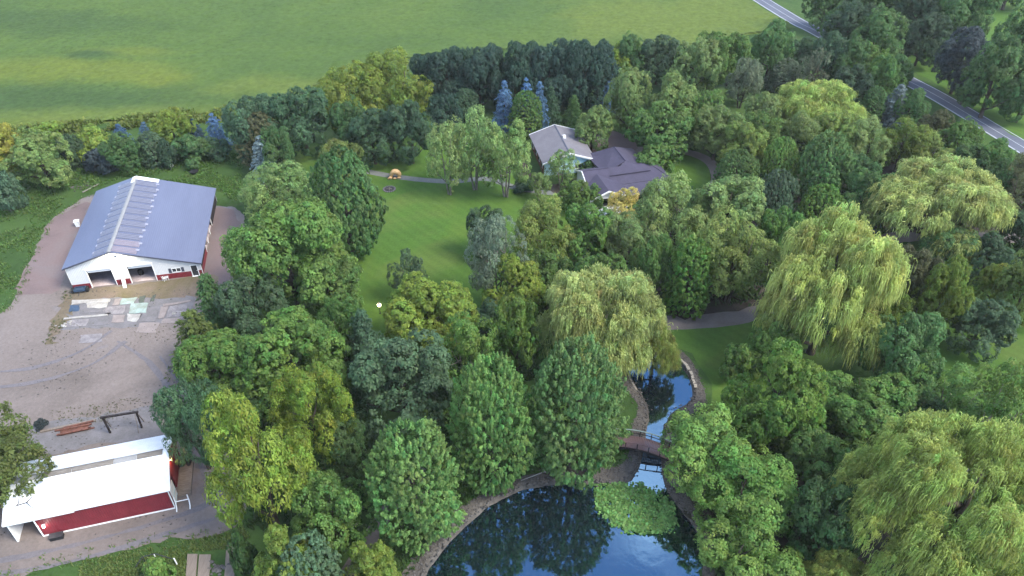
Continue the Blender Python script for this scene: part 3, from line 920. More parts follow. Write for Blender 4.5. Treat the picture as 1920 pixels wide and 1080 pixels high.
# --- the blue roofed barn
def blue_barn():
    W, L, RX, HL, HR, HG, OH = 20.0, 24.1, 7.29, 4.51, 2.59, 6.75, 0.38
    t = thing('barn', (-71.24, 95.8, 0), 0.21, 'large barn with blue grey metal roof, white siding and red wainscot, two open bays', 'barn', 'barns on the yard')
    sl, sr = (HG - HL) / (RX + OH), (HG - HR) / (W + OH - RX)
    roof = lambda x: HG - (RX - x) * sl if x < RX else HG - (x - RX) * sr
    top = lambda x: roof(x) - 0.2
    bay1, bay2 = (2.8, 6.5, 0, 3.4), (8.9, 12.7, 0, 3.3)
    win, door = (15.45, 16.85, 1.18, 1.98), (18.45, 19.4, 0, 2.1)
    wall_pieces(MB(), [0, RX, W], top, 0, .14, [bay1, bay2, win, door]).build('front_wall', M['white_siding'], t)
    wall_pieces(MB(), [0, RX, W], top, L - .14, L).build('back_wall', M['white_siding'], t)
    MB().box(0, .14, .14, L - .14, 0, top(0)).build('side_wall', M['white_siding'], t)
    mb = MB()
    mb.box(W - .14, W, .14, 6.5, 0, top(W)).box(W - .14, W, 6.5, L - .14, 1.9, top(W)).box(W - .14, W, 15.5, L - .14, 0, 1.9)
    mb.build('side_wall', M['dark_wood'], t)
    for k in range(4):
        MB().box(W - .13, W - .01, 6.62 + k * 2.9, 6.76 + k * 2.9, 0, 1.9).build('side_post', M['white_paint'], t)
    for a, b in ((-.035, 2.68), (6.62, 8.78), (12.82, 18.34), (19.51, W + .035)):
        MB().box(a, b, -.035, -.002, 0, 1.02).build('wainscot', M['red_siding'], t)
    MB().box(-.035, -.002, -.002, L, 0, 1.02).build('wainscot', M['red_siding'], t)
    MB().box(W + .002, W + .035, -.002, 6.4, 0, 1.02).build('wainscot', M['red_siding'], t)
    # the roof: two slopes
    e = -OH
    quad_grid(t, 'roof_slope', M['blue_steel'], (e, e, HL), (e, L + OH, HL), (RX, L + OH, HG), (RX, e, HG), .14)
    o = quad_grid(t, 'roof_slope', M['blue_steel'], (W + OH, L + OH, HR), (W + OH, e, HR), (RX, e, HG), (RX, L + OH, HG), .14)
    def on(x, up):
        return (HG - (RX - x) * sl if x < RX else HG - (x - RX) * sr) + up
    mb = MB()
    slab(mb, (e, e - .06, HL - .02), (e, e - .004, HL - .02), (RX, e - .004, HG - .02), (RX, e - .06, HG - .02), .24)
    slab(mb, (W + OH, e - .004, HR - .02), (W + OH, e - .06, HR - .02), (RX, e - .06, HG - .02), (RX, e - .004, HG - .02), .24)
    mb.build('verge_trim', M['dark_trim'], t)
    # translucent panels to each side of the ridge, one per bay
    n = 12
    pitch = (L + 2 * OH - 1.4) / n
    for side, x1, x0 in ((0, RX - .32, RX - 2.75), (1, RX + .32, RX + 3.75)):
        for k in range(n):
            y0, y1 = e + .35 + k * pitch, e + .35 + k * pitch + pitch * .80
            dx = .12 * math.sin(k * 2.1)
            a, b = (x0 + dx, x1)
            mt = M['skylight_pink_glow'] if (side and k < 2) else M['skylight']  # right panels nearest the front carry the pink glow as colour
            P = [(a, y0), (a, y1), (b, y1), (b, y0)] if side == 0 else [(a, y1), (a, y0), (b, y0), (b, y1)]
            p = [(x, y, on(x, .03)) for x, y in P]
            sk = slab(MB(), *p, .026).build('skylight_panel', mt, t)
            mb = MB()
            for f in (.22, .5, .78):
                yy = y0 + (y1 - y0) * f
                Q = [(a, yy - .05), (a, yy + .05), (b, yy + .05), (b, yy - .05)] if side == 0 else [(a, yy + .05), (a, yy - .05), (b, yy - .05), (b, yy + .05)]
                slab(mb, *[(x, y, on(x, .045)) for x, y in Q], .012)
            mb.build('panel_rib', M['skylight_rib'], sk)
            ym = y0 + (y1 - y0) * .72
            c = a - .05 if side == 0 else a + .05
            wd = .24 if side else .14
            Q = [(c - wd, ym - .26), (c - wd, ym + .3), (c + wd, ym + .3), (c + wd, ym - .26)]
            if side:
                Q = [(c + wd, ym + .3), (c + wd, ym - .26), (c - wd, ym - .26), (c - wd, ym + .3)]
            slab(MB(), *[(x, y, on(x, .052)) for x, y in Q], .02).build('panel_clip', M['skylight_rib'], sk)
    cap = MB()
    for s in (0, 1):
        x1 = RX - .3 if s == 0 else RX + .3
        P = [(x1, e), (x1, L - 1.2), (RX, L - 1.2), (RX, e)] if s == 0 else [(x1, L - 1.2), (x1, e), (RX, e), (RX, L - 1.2)]
        slab(cap, *[(x, y, on(x, .09)) for x, y in P], .06)
    cap.build('ridge_cap', M['cream'], t)
    wc = MB()
    slab(wc, *[(x, y, on(x, .10)) for x, y in [(RX - .65, L - 1.9), (RX - .65, L + OH - .1), (RX, L + OH - .1), (RX, L - 1.9)]], .06)
    slab(wc, *[(x, y, on(x, .10)) for x, y in [(RX + 3.7, L + OH - .1), (RX + 3.7, L - .85), (RX, L - .85), (RX, L + OH - .1)]], .06)
    wc.build('white_ridge_flashing', M['white_paint'], t)
    tag(bpy.data.objects['white_ridge_flashing'], 'bright white flashing at the far end of the ridge')
    # openings
    for (a, b, z0, z1) in (bay1, bay2):
        fr = MB().box(a - .12, a - .002, -.06, .2, 0, z1 + .12).box(b + .002, b + .12, -.06, .2, 0, z1 + .12).box(a - .002, b + .002, -.06, .2, z1 + .003, z1 + .12)
        d = fr.build('bay_door_frame', M['white_paint'], t)
        MB().box(a + .06, b - .06, .22, .32, z1 - .55, z1 - .02).build('raised_door', M['white_paint'], d)
        MB().box(a - .2, b + .2, -.10, -.002, z1 + .13, z1 + .32).build('door_track', M['white_paint'], d)
    a, b, z0, z1 = win
    f = MB().box(a, a + .07, -.03, .12, z0, z1).box(b - .07, b, -.03, .12, z0, z1).box(a + .07, b - .07, -.03, .12, z0, z0 + .07).box(a + .07, b - .07, -.03, .12, z1 - .07, z1).box((a + b) / 2 - .04, (a + b) / 2 + .04, -.03, .12, z0 + .07, z1 - .07).build('window', M['white_paint'], t)
    for k in (0, 1):
        x0 = a + .07 + k * ((b - a) / 2 - .03)
        MB().box(x0, x0 + (b - a) / 2 - .11, .02, .05, z0 + .07, z1 - .07).build('pane', M['glass'], f)
    for x0 in (a - .5, b + .08):
        mb = MB().box(x0, x0 + .42, -.045, -.004, z0 - .03, z1 + .03)
        for q in range(6):
            mb.box(x0 + .05, x0 + .37, -.06, -.046, z0 + .04 + q * .13, z0 + .12 + q * .13)
        mb.build('shutter', M['dark_trim'], t)
    a, b, z0, z1 = door
    f = MB().box(a - .11, a, -.07, .14, 0, z1 + .1).box(b, b + .11, -.07, .14, 0, z1 + .1).box(a, b, -.07, .14, z1, z1 + .1).box(a - .11, b + .11, -.3, -.08, 0, .08).build('entry_door', M['white_paint'], t)
    MB().box(a + .02, b - .02, .03, .08, .03, z1 - .02).build('door_leaf', M['glass'], f)
    MB().box(b - .16, b - .1, -.03, .03, .95, 1.05).build('handle', M['white_paint'], f)
    # inside
    MB().box(.2, W - .2, .2, L - .2, .03, .05).build('floor', M['dirt_floor'], t)
    wall_pieces(MB(), [.2, RX, W - .2], lambda x: top(x) - .3, 9.0, 9.1).build('inner_partition', M['inner_wood'], t)
    mb = MB()
    for k in range(8):
        y = 1.8 + k * 3
        mb.bar((.15, y, 3.9), (W - .15, y, 2.35), .12, .2)
    mb.build('roof_truss', M['grey_wood'], t)
    # the lit lamp under the gable
    lp = MB().box(RX + .42, RX + .78, -.36, -.01, 5.35, 5.5).build('gable_lamp', M['dark_metal'], t)
    MB().box(RX + .46, RX + .74, -.34, -.05, 5.31, 5.345).build('lamp_lens', M['warm_lamp'], lp)
    ld = bpy.data.lights.new('gable_light', 'POINT')
    ld.energy, ld.color, ld.shadow_soft_size = 330, (1.0, .93, .7), .12
    lo = bpy.data.objects.new('gable_light', ld)
    COL.objects.link(lo)
    lo.parent = t
    lo.location = (RX + .6, -.75, 5.2)
    MB().box(-.06, -.036, -.07, .1, 1.03, top(0) - .1).build('corner_trim', M['white_paint'], t)
    MB().box(W + .036, W + .09, -.07, .1, 0, top(W) - .1).build('corner_trim', M['white_paint'], t)
    return t
barn = blue_barn()

def local(t, x, y, z=0.0):
    c, s = math.cos(t.rotation_euler[2]), math.sin(t.rotation_euler[2])
    return Vector((t.location[0] + x * c - y * s, t.location[1] + x * s + y * c, z))

# --- the white roofed shed
def white_shed():
    D, H, HG, OH = 8.3, 3.71, 5.7, .36
    t = thing('shed', (-39.92, 53.81, 0), 0.27, 'long shed with a bright white metal roof and red front wall by the drive', 'shed', 'barns on the yard')
    s = (HG - H) / (D / 2 + OH)
    roof = lambda y: HG - abs(y - D / 2) * s
    XL, XR = -17.0, 0.0
    MB().box(-14.2, -.02, 0, .14, .22, roof(0) - .17).build('front_wall', M['red_siding'], t)
    MB().box(XL, XR - .15, D - .14, D, 0, roof(D) - .17).build('back_wall', M['red_siding'], t)
    # gable ends run along y: built along x then turned
    def gable(name, x, m, openings=()):
        mb = wall_pieces(MB(), [0, D / 2, D], lambda y: roof(y) - .17, 0, .14, openings)
        mb.v = [(x - p[1], p[0], p[2]) for p in mb.v]
        mb.f = [f[::1] for f in mb.f]
        return mb.build(name, m, t)
    gable('gable_wall', XR, M['red_siding'], [(.6, 3.2, 0, 2.6)])
    gable('gable_wall', -14.05, M['red_siding'])
    MB().box(-16.98, -16.8, .1, D - .2, 0, roof(0) - .2).build('end_panel', M['white_paint'], t)
    MB().box(-14.22, .03, -.05, -.002, 0, .21).build('base_trim', M['white_paint'], t)
    MB().box(-.02, .06, -.06, .1, .215, roof(0) - .2).build('corner_trim', M['white_paint'], t)
    e = OH
    quad_grid(t, 'roof_slope', M['white_steel'], (XL - .1, -e, H), (XR + e, -e, H), (XR + e, D / 2, HG), (XL - .1, D / 2, HG), .12)
    quad_grid(t, 'roof_slope', M['white_steel'], (XR + e, D + e, H), (XL - .1, D + e, H), (XL - .1, D / 2, HG), (XR + e, D / 2, HG), .12)
    # weathered ridge, in lengths
    for a, b, m in ((-16.9, -13.3, 'concrete'), (-13.25, -10.1, 'grey_wood'), (-10.05, -5.6, 'grey_wood'), (-5.55, -3.1, 'cream'), (-3.05, -.25, 'grey_wood')):
        mb = MB()
        slab(mb, (a, D / 2 - .42, HG - .42 * s + .07), (b, D / 2 - .42, HG - .42 * s + .07), (b, D / 2, HG + .07), (a, D / 2, HG + .07), .06)
        slab(mb, (b, D / 2 + .42, HG - .42 * s + .07), (a, D / 2 + .42, HG - .42 * s + .07), (a, D / 2, HG + .07), (b, D / 2, HG + .07), .06)
        mb.build('ridge_board', M[m], t)
    mb = MB()
    x0, x1 = XR + e + .003, XR + e + .06
    slab(mb, (x0, -e, H + .01), (x1, -e, H + .01), (x1, D / 2, HG + .01), (x0, D / 2, HG + .01), .26)
    slab(mb, (x1, D + e, H + .01), (x0, D + e, H + .01), (x0, D / 2, HG + .01), (x1, D / 2, HG + .01), .26)
    mb.build('verge_trim', M['white_paint'], t)
    MB().box(XL - .1, -9.8, -e - .07, -e - .003, H - .24, H + .01).build('header_beam', M['white_paint'], t)
    for x in (-16.95, -14.3):
        MB().box(x, x + .16, -.02, .14, 0, H - .2).build('bay_post', M['white_paint'], t)
    d = MB().box(.05, .1, .45, 2.2, .02, 2.6).build('sliding_door', M['white_paint'], t)
    for z in (.15, 1.2):
        MB().box(.1, .125, .55, 2.1, z, z + .1).build('door_rail', M['pale_blue'], d)
    # the warm lamp on the gable
    lp = MB().box(.03, .3, D / 2 - .15, D / 2 + .15, 4.0, 4.15).build('gable_lamp', M['dark_metal'], t)
    MB().box(.06, .28, D / 2 - .12, D / 2 + .12, 3.95, 3.995).build('lamp_lens', M['warm_lamp'], lp)
    for nm, loc, col, en in (('gable_light', (.55, D / 2 + .1, 3.85), (1, .62, .3), 42), ('front_light', (-13.55, -.65, 1.7), (1, .95, .85), 10)):
        ld = bpy.data.lights.new(nm, 'POINT')
        ld.energy, ld.color, ld.shadow_soft_size = en, col, .1
        lo = bpy.data.objects.new(nm, ld)
        COL.objects.link(lo)
        lo.parent = t
        lo.location = loc
    lp2 = MB().box(-13.7, -13.4, -.3, -.003, 2.0, 2.12).build('front_lamp', M['white_paint'], t)
    MB().blob((-13.55, -.2, 1.87), (.13, .13, .11), 1, 0).build('lamp_bulb', M['white_lamp'], lp2)
    return t
shed = white_shed()

# --- the grey roofed house
def grey_house():
    W, L, H, HG = 10.98, 13.1, 3.0, 4.84
    t = thing('house', (6.13, 132.78, 0), 0.19, 'house with pale grey gable roof, white bargeboards and light blue gable wall', 'house', 'houses in the garden')
    s = (HG - H) / (W / 2)
    roof = lambda x: HG - abs(x - W / 2) * s
    i = .5
    wins = [(2.2, 3.4, .9, 2.1), (6.8, 8.2, .9, 2.1)]
    wall_pieces(MB(), [i, W / 2, W - i], lambda x: roof(x) - .2, .5, .66, wins).build('front_wall', M['pale_blue'], t)
    wall_pieces(MB(), [i, W / 2, W - i], lambda x: roof(x) - .2, L - .66, L - .5).build('back_wall', M['pale_blue'], t)
    for x in (i, W - i - .16):
        MB().box(x, x + .16, .66, L - .66, 0, roof(i) - .2).build('side_wall', M['red_wood'], t)
    for k in range(4):
        f = MB().box(i - .05, i - .003, 2 + k * 2.8, 3.3 + k * 2.8, .8, 2.2).build('window', M['white_paint'], t)
        MB().box(i - .08, i - .052, 2.12 + k * 2.8, 3.18 + k * 2.8, .9, 2.1).build('pane', M['glass'], f)
    for a, b, z0, z1 in wins:
        f = MB().box(a, a + .09, .46, .66, z0, z1).box(b - .09, b, .46, .66, z0, z1).box(a + .09, b - .09, .46, .66, z0, z0 + .09).box(a + .09, b - .09, .46, .66, z1 - .09, z1).build('window', M['white_paint'], t)
        MB().box(a + .09, b - .09, .54, .58, z0 + .09, z1 - .09).build('pane', M['glass'], f)
    r1 = quad_grid(t, 'roof_slope', M['grey_shingle'], (0, 0, H), (0, L, H), (W / 2, L, HG), (W / 2, 0, HG), .16)
    quad_grid(t, 'roof_slope', M['grey_shingle'], (W, L, H), (W, 0, H), (W / 2, 0, HG), (W / 2, L, HG), .16)
    mb = MB()
    for y0, y1 in ((-.14, -.003), (L + .003, L + .14)):
        slab(mb, (-.02, y0, H + .03), (-.02, y1, H + .03), (W / 2, y1, HG + .03), (W / 2, y0, HG + .03), .34)
        slab(mb, (W + .02, y1, H + .03), (W + .02, y0, H + .03), (W / 2, y0, HG + .03), (W / 2, y1, HG + .03), .34)
    mb.build('bargeboard', M['white_paint'], t)
    mb = MB()
    slab(mb, (W / 2 - .16, 0, HG - .16 * s + .035), (W / 2 - .16, L, HG - .16 * s + .035), (W / 2, L, HG + .035), (W / 2, 0, HG + .035), .03)
    slab(mb, (W / 2 + .16, L, HG - .16 * s + .035), (W / 2 + .16, 0, HG - .16 * s + .035), (W / 2, 0, HG + .035), (W / 2, L, HG + .035), .03)
    mb.build('ridge_cap', M['dark_trim'], t)
    MB().box(W / 2 + .35, W / 2 + .95, 6.9, 7.5, roof(W / 2 + .6) - .1, HG + .32).build('roof_vent', M['white_paint'], t)
    return t
grey_house()

# --- the purple roofed house
def purple_house():
    t = thing('house', (14.4, 123.5, 0), 0.262, 'house with large slate purple hipped roof, white gable end and white porch', 'house', 'houses in the garden')
    m = M['purple_shingle']
    th = .18
    # wing along x: eaves y=0 and y=7, ridge y=3.6
    E, G = 2.8, 4.6
    HX = 13.6
    def tri(name, a, b, c):
        mb = MB()
        lo = [(p[0], p[1], p[2] - th) for p in (a, b, c)]
        mb.poly(lo + [a, b, c], [(2, 1, 0), (3, 4, 5), (0, 1, 4, 3), (1, 2, 5, 4), (2, 0, 3, 5)])
        return mb.build(name, m, t)
    quad_grid(t, 'roof_slope', m, (0, -.2, E), (HX + 3.4, -.2, E), (HX, 3.6, G), (0, 3.6, G), th)
    quad_grid(t, 'roof_slope', m, (HX + 3.4, 7.4, E), (0, 7.4, E), (0, 3.6, G), (HX, 3.6, G), th)
    tri('roof_hip', (HX + 3.4, -.2, E), (HX + 3.4, 7.4, E), (HX, 3.6, G))
    # taller mass behind with its ridge along y
    RB = 5.2
    quad_grid(t, 'roof_slope', m, (4.2, 13.0, E), (4.2, 2.6, E + 1.1), (9.2, 4.4, RB), (9.2, 10.4, RB), th)
    quad_grid(t, 'roof_slope', m, (14.4, 2.6, E + .5), (14.4, 13.0, E), (9.2, 10.4, RB), (9.2, 4.4, RB), th)
    tri('roof_hip', (14.4, 13.0, E), (4.2, 13.0, E), (9.2, 10.4, RB))
    tri('roof_hip', (5.0, 1.6, 4.0), (13.4, 1.6, 4.0), (9.2, 4.4, RB))
    # porch wing towards the lawn, ridge along y
    PX, PG, PE = 2.6, 4.25, 2.7
    quad_grid(t, 'roof_slope', m, (-1.0, -4.2, PE), (-1.0, 1.0, PE), (PX, 2.4, PG), (PX, -4.2, PG), th)
    quad_grid(t, 'roof_slope', m, (8.6, -1.4, PE - .25), (6.2, -4.2, PE), (PX, -4.2, PG), (PX, 2.4, PG), th)
    quad_grid(t, 'roof_slope', m, (HX + 1.6, -3.4, E - .7), (HX + 2.2, -.3, E - .02), (4.0, -.3, E + .0), (7.2, -3.4, E - .7), th)
    # walls
    top = lambda y: G - abs(y - 3.6) * (G - E) / 3.8 - .2
    mb = wall_pieces(MB(), [.2, 3.6, 7.0], top, 0, .16)
    mb.v = [(.5 - p[1], p[0], p[2]) for p in mb.v]
    mb.build('gable_wall', M['white_paint'], t)
    MB().box(.5, HX + 2.6, .2, .36, 0, E - .2).build('front_wall', M['white_paint'], t)
    MB().box(.5, HX + 2.6, 6.84, 7.0, 0, E - .2).build('back_wall', M['white_paint'], t)
    MB().box(HX + 2.6, HX + 2.76, .2, 7.0, 0, E - .2).build('side_wall', M['white_paint'], t)
    MB().box(5.0, 13.6, 7.0, 12.4, 0, E - .2).build('back_wing', M['white_paint'], t)
    pt = lambda x: PG - abs(x - PX) * (PG - PE) / 3.6 - .2
    wall_pieces(MB(), [-.4, PX, 5.6], pt, -3.6, -3.46, [(.4, 4.8, 0, 2.3)]).build('porch_gable', M['white_paint'], t)
    MB().box(-.4, -.26, -3.46, .2, 0, 2.4).build('porch_side', M['white_paint'], t)
    mb = MB()
    y0, y1 = -4.36, -4.203
    slab(mb, (-1.05, y0, PE + .04), (-1.05, y1, PE + .04), (PX, y1, PG + .04), (PX, y0, PG + .04), .3)
    slab(mb, (6.25, y1, PE + .04), (6.25, y0, PE + .04), (PX, y0, PG + .04), (PX, y1, PG + .04), .3)
    mb.build('bargeboard', M['white_paint'], t)
    mb = MB()
    slab(mb, (-.14, -.25, E + .04), (-.003, -.25, E + .04), (-.003, 3.6, G + .04), (-.14, 3.6, G + .04), .32)
    slab(mb, (-.003, 7.45, E + .04), (-.14, 7.45, E + .04), (-.14, 3.6, G + .04), (-.003, 3.6, G + .04), .32)
    mb.build('bargeboard', M['white_paint'], t)
    f = MB().box(.29, .337, 2.6, 4.4, .9, 2.1).build('window', M['white_paint'], t)
    MB().box(.262, .288, 2.7, 4.3, 1.0, 2.0).build('pane', M['glass'], f)
    # deck with its railing
    MB().box(-1.6, 5.6, -6.4, -3.62, .45, .6).build('deck', M['white_paint'], t)
    for x in (-1.55, .2, 2.0, 3.8, 5.5):
        MB().box(x - .05, x + .05, -6.38, -6.28, .6, 1.6).build('rail_post', M['white_paint'], t)
    MB().box(-1.6, 5.6, -6.40, -6.26, 1.602, 1.68).box(-1.6, 5.6, -6.36, -6.30, 1.0, 1.06).build('rail', M['white_paint'], t)
    mb = MB()
    for a, b in (((9.2, 4.4, RB), (9.2, 10.4, RB)), ((0, 3.6, G), (5.4, 3.6, G)), ((12.0, 3.6, G), (HX, 3.6, G)), ((HX, 3.6, G), (HX + 3.4, -.2, E)), ((HX, 3.6, G), (HX + 3.4, 7.4, E))):
        mb.bar(Vector(a) + Vector((0, 0, .02)), Vector(b) + Vector((0, 0, .02)), .24, .07)
    mb.build('ridge_cap', M['purple_shingle'], t)
    return t
purple_house()

# --- the footbridge
def bridge():
    A, B = at(1150, 824, .5), at(1256, 849, .5)
    d = B - A
    L = d.length
    t = thing('footbridge', (A.x, A.y, 0), math.atan2(d.y, d.x), 'small arched footbridge with reddish deck and dark railings over the channel', 'bridge')
    arch = lambda x: .35 + .62 * math.sin(math.pi * max(0, min(1, x / L)))
    n = 34
    base = MB().box(-.5, .5, -.5, .5, -.5, .5).mesh('plank')
    base.materials.append(M['deck_wood'])
    st = L / n
    for k in range(n):
        x = (k + .5) * st
        o = link('plank', base, t)
        o.location = (x, 0, arch(x))
        o.scale = (st * .9, 2.05, .06)
        o.rotation_euler = (0, -math.atan((arch(x + .1) - arch(x - .1)) / .2), 0)
    for y in (-1.0, 1.0):
        xs = [L * q / 10 for q in range(11)]
        mb = MB()
        for a, b in zip(xs[:-1], xs[1:]):
            mb.bar((a, y, arch(a) - .2), (b, y, arch(b) - .2), .14, .26)
        mb.build('beam', M['dark_wood'], t)
        for q in (0.4, 2.4, 4.4, 6.4, 8.4, 9.7):
            x = L * q / 10
            MB().box(x - .06, x + .06, y * 1.08 - .06, y * 1.08 + .06, arch(x) - .2, arch(x) + 1.0).build('post', M['dark_wood'], t)
        mb = MB()
        for a, b in zip(xs[:-1], xs[1:]):
            mb.bar((a, y * 1.08, arch(a) + 1.04), (b, y * 1.08, arch(b) + 1.04), .16, .07)
        mb.build('handrail', M['green_rail'] if y > 0 else M['deck_wood'], t)
        if y < 0:
            continue
        mb = MB()
        for a, b in zip(xs[:-1], xs[1:]):
            mb.bar((a, y * 1.08, arch(a) + .5), (b, y * 1.08, arch(b) + .5), .06, .08)
        mb.build('lower_rail', M['dark_wood'], t)
bridge()

# ------------------------------------------------------------------ trees
def unit(v):
    return v / (np.linalg.norm(v, axis=-1, keepdims=True) + 1e-9)

def sphere_dirs(n, rng):
    i = np.arange(n) + .5
    ph = np.pi * (1 + 5 ** .5) * i
    z = 1 - 2 * i / n
    r = np.sqrt(np.maximum(0, 1 - z * z))
    d = np.stack([r * np.cos(ph), r * np.sin(ph), z], 1)
    return unit(d + rng.normal(0, .9 / math.sqrt(n), d.shape))

def leaf_quads(pos, nrm, tip, w, l, fold=0.15):
    side = unit(np.cross(nrm, tip))
    tip = unit(np.cross(side, nrm))
    w, l = w[:, None], l[:, None]
    V = np.empty((len(pos), 4, 3))
    V[:, 0] = pos - tip * l * .5
    V[:, 1] = pos + side * w * .5 + nrm * w * fold
    V[:, 2] = pos + tip * l * .5 - nrm * l * fold
    V[:, 3] = pos - side * w * .5 + nrm * w * fold
    return V

PROFILE = {
    'ovoid': lambda t: np.where(t < .38, np.sqrt(np.clip(1 - ((.38 - t) / .44) ** 2, 0, 1)), np.clip(1 - ((t - .38) / .63) ** 2.5, 0, 1) ** .52),
    'round': lambda t: np.sqrt(np.clip(1 - ((t - .46) / .54) ** 2, 0, 1)),
    'broad': lambda t: np.where(t < .3, .75 + .25 * t / .3, np.sqrt(np.clip(1 - ((t - .3) / .7) ** 2, 0, 1))),
    'column': lambda t: np.where(t < .6, .8 + .2 * np.sin(t / .6 * np.pi), np.clip(1 - ((t - .6) / .41) ** 2.2, 0, 1) ** .6 * .82),
}

def crown_mesh(name, seed, a, h, cl, prof='round', lobes=0, lobe_r=.42, clumps=420, clump_r=.8, leaves=34, ll=.42, lw=.26, spike=0.0, droop=.2, fill=.18, hole=0.0, hvar=.012, tvar=.16, up=.35):
    rng = np.random.default_rng(seed)
    z0, H = cl * h, h * (1 - cl)
    pf = PROFILE[prof]
    if lobes:
        k = np.arange(lobes)
        tz = np.clip(.22 + .62 * (rng.permutation(lobes) + .5) / lobes + rng.normal(0, .04, lobes), .18, .86)
        ph = k * 2.39996 + rng.normal(0, .35, lobes)
        lr = lobe_r * rng.uniform(.75, 1.2, lobes) * (1.08 - .35 * tz)
        rad = np.maximum(0, pf(tz) - lr * .85)
        C = np.stack([rad * np.cos(ph) * a, rad * np.sin(ph) * a, z0 + tz * H], 1)
        C = np.concatenate([C, [[0, 0, z0 + (1 - lobe_r * .55) * H - .25 * lobe_r * a * 0]]])
        lr = np.append(lr, lobe_r * .8) * a
        C = np.concatenate([C, [[0, 0, z0 + .42 * H]]])
        lr = np.append(lr, .52 * a)
        zs = min(1.15, .62 * H / a)
        m = clumps * 3 // len(C) + 6
        P, O = [], []
        for c, r in zip(C, lr):
            d = sphere_dirs(m, rng)
            P.append(c + d * r * np.array([1, 1, zs]) * rng.uniform(.86, 1.1, (m, 1)))
            O.append(d)
        P, O = np.concatenate(P), np.concatenate(O)
        ins = np.zeros(len(P), int)
        for c, r in zip(C, lr):
            ins += (np.linalg.norm((P - c) / np.array([1, 1, zs]), axis=1) < r * .84)
        keep = (ins == 0) | (rng.random(len(P)) < .05)
        keep &= (P[:, 2] > z0 - .02 * h)
        P, O = P[keep], O[keep]
        if len(P) > clumps:
            s = rng.choice(len(P), clumps, replace=False)
            P, O = P[s], O[s]
    else:
        d = sphere_dirs(clumps, rng)
        t = (d[:, 2] + 1) / 2
        ph = np.arctan2(d[:, 1], d[:, 0])
        t = np.clip(t * .98 + .01, 0, 1)
        ns = 1 + .09 * np.sin(3 * ph + seed + 5 * t) + .08 * np.sin(5 * ph - 2 * seed + 9 * t) + .06 * np.sin(8 * ph + 14 * t + seed * 3) + .04 * np.sin(13 * ph - 23 * t + seed)
        r = pf(t) * a * ns * rng.uniform(.84, 1.03, len(t))
        P = np.stack([r * np.cos(ph), r * np.sin(ph), z0 + t * H + rng.normal(0, .012 * H, len(t))], 1)
        O = unit(np.stack([np.cos(ph) * np.sqrt(1 - d[:, 2] ** 2), np.sin(ph) * np.sqrt(1 - d[:, 2] ** 2), d[:, 2]], 1))
    # clumps inside the crown, so that one does not look through it
    nf = int(len(P) * fill)
    s = rng.choice(len(P), nf)
    ax = np.array([0, 0, z0 + .45 * H])
    Pf = ax + (P[s] - ax) * rng.uniform(.45, .8, (nf, 1))
    P, O = np.concatenate([P, Pf]), np.concatenate([O, O[s]])
    if hole:
        g = np.sin(P[:, 0] * 1.3 + seed) + np.sin(P[:, 1] * 1.5 + 2 * seed) + np.sin(P[:, 2] * 1.7 + seed)
        k = g < (1.9 - hole)
        P, O = P[k], O[k]
    n = len(P)
    sc = rng.uniform(.6, 1.35, n)
    sc[-nf:] *= 1.2
    ctone = np.clip(rng.normal(1, tvar, n), .6, 1.5)
    low = np.sin(P[:, 0] * .55 + seed) * np.sin(P[:, 1] * .6 + 2 * seed) + .6 * np.sin(P[:, 2] * .8 + seed * 1.7)
    chue = rng.normal(.5, hvar, n) + .010 * low
    ctone = ctone * (1 + .10 * np.sin(P[:, 0] * .9 + P[:, 1] * .7 + seed * 3))
    O2 = unit(O + np.array([0, 0, up]) + rng.normal(0, .18, O.shape))
    idx = np.repeat(np.arange(n), leaves)
    N = len(idx)
    d = unit(rng.normal(0, 1, (N, 3)))
    dot = (d * O2[idx]).sum(1)
    d = np.where((dot < -.15)[:, None], -d, d)
    u = rng.uniform(.25, 1, N) ** .6
    cr = clump_r * sc[idx]
    if spike:
        along = rng.random(N)
        tang = d - O2[idx] * (d * O2[idx]).sum(1)[:, None]
        pos = P[idx] + O2[idx] * (along * spike * cr)[:, None] + tang * (cr * (1.05 - .8 * along) * u * .8)[:, None]
        nrm = unit(unit(tang) * .6 + O2[idx] * .8 + np.array([0, 0, .5]) + rng.normal(0, .3, (N, 3)))
        tip = O2[idx] * .9 + unit(tang) * .6 + rng.normal(0, .3, (N, 3))
    else:
        pos = P[idx] + d * (cr * u)[:, None] * np.array([1, 1, .72])
        nrm = unit(d * .6 + O2[idx] * .45 + np.array([0, 0, .6]) + rng.normal(0, .33, (N, 3)))
        tip = unit(rng.normal(0, 1, (N, 3))) * .7 + d * .6 - np.array([0, 0, droop])
    sz = rng.uniform(.5, 1.5, N)
    L = ll * sz * rng.uniform(.85, 1.15, N)
    W = lw * sz * rng.uniform(.8, 1.2, N)
    V = leaf_quads(pos, nrm, tip, W, L)
    tone = ctone[idx] * rng.uniform(.82, 1.2, N)
    hue = chue[idx] + rng.normal(0, .006, N)
    return V, tone, hue

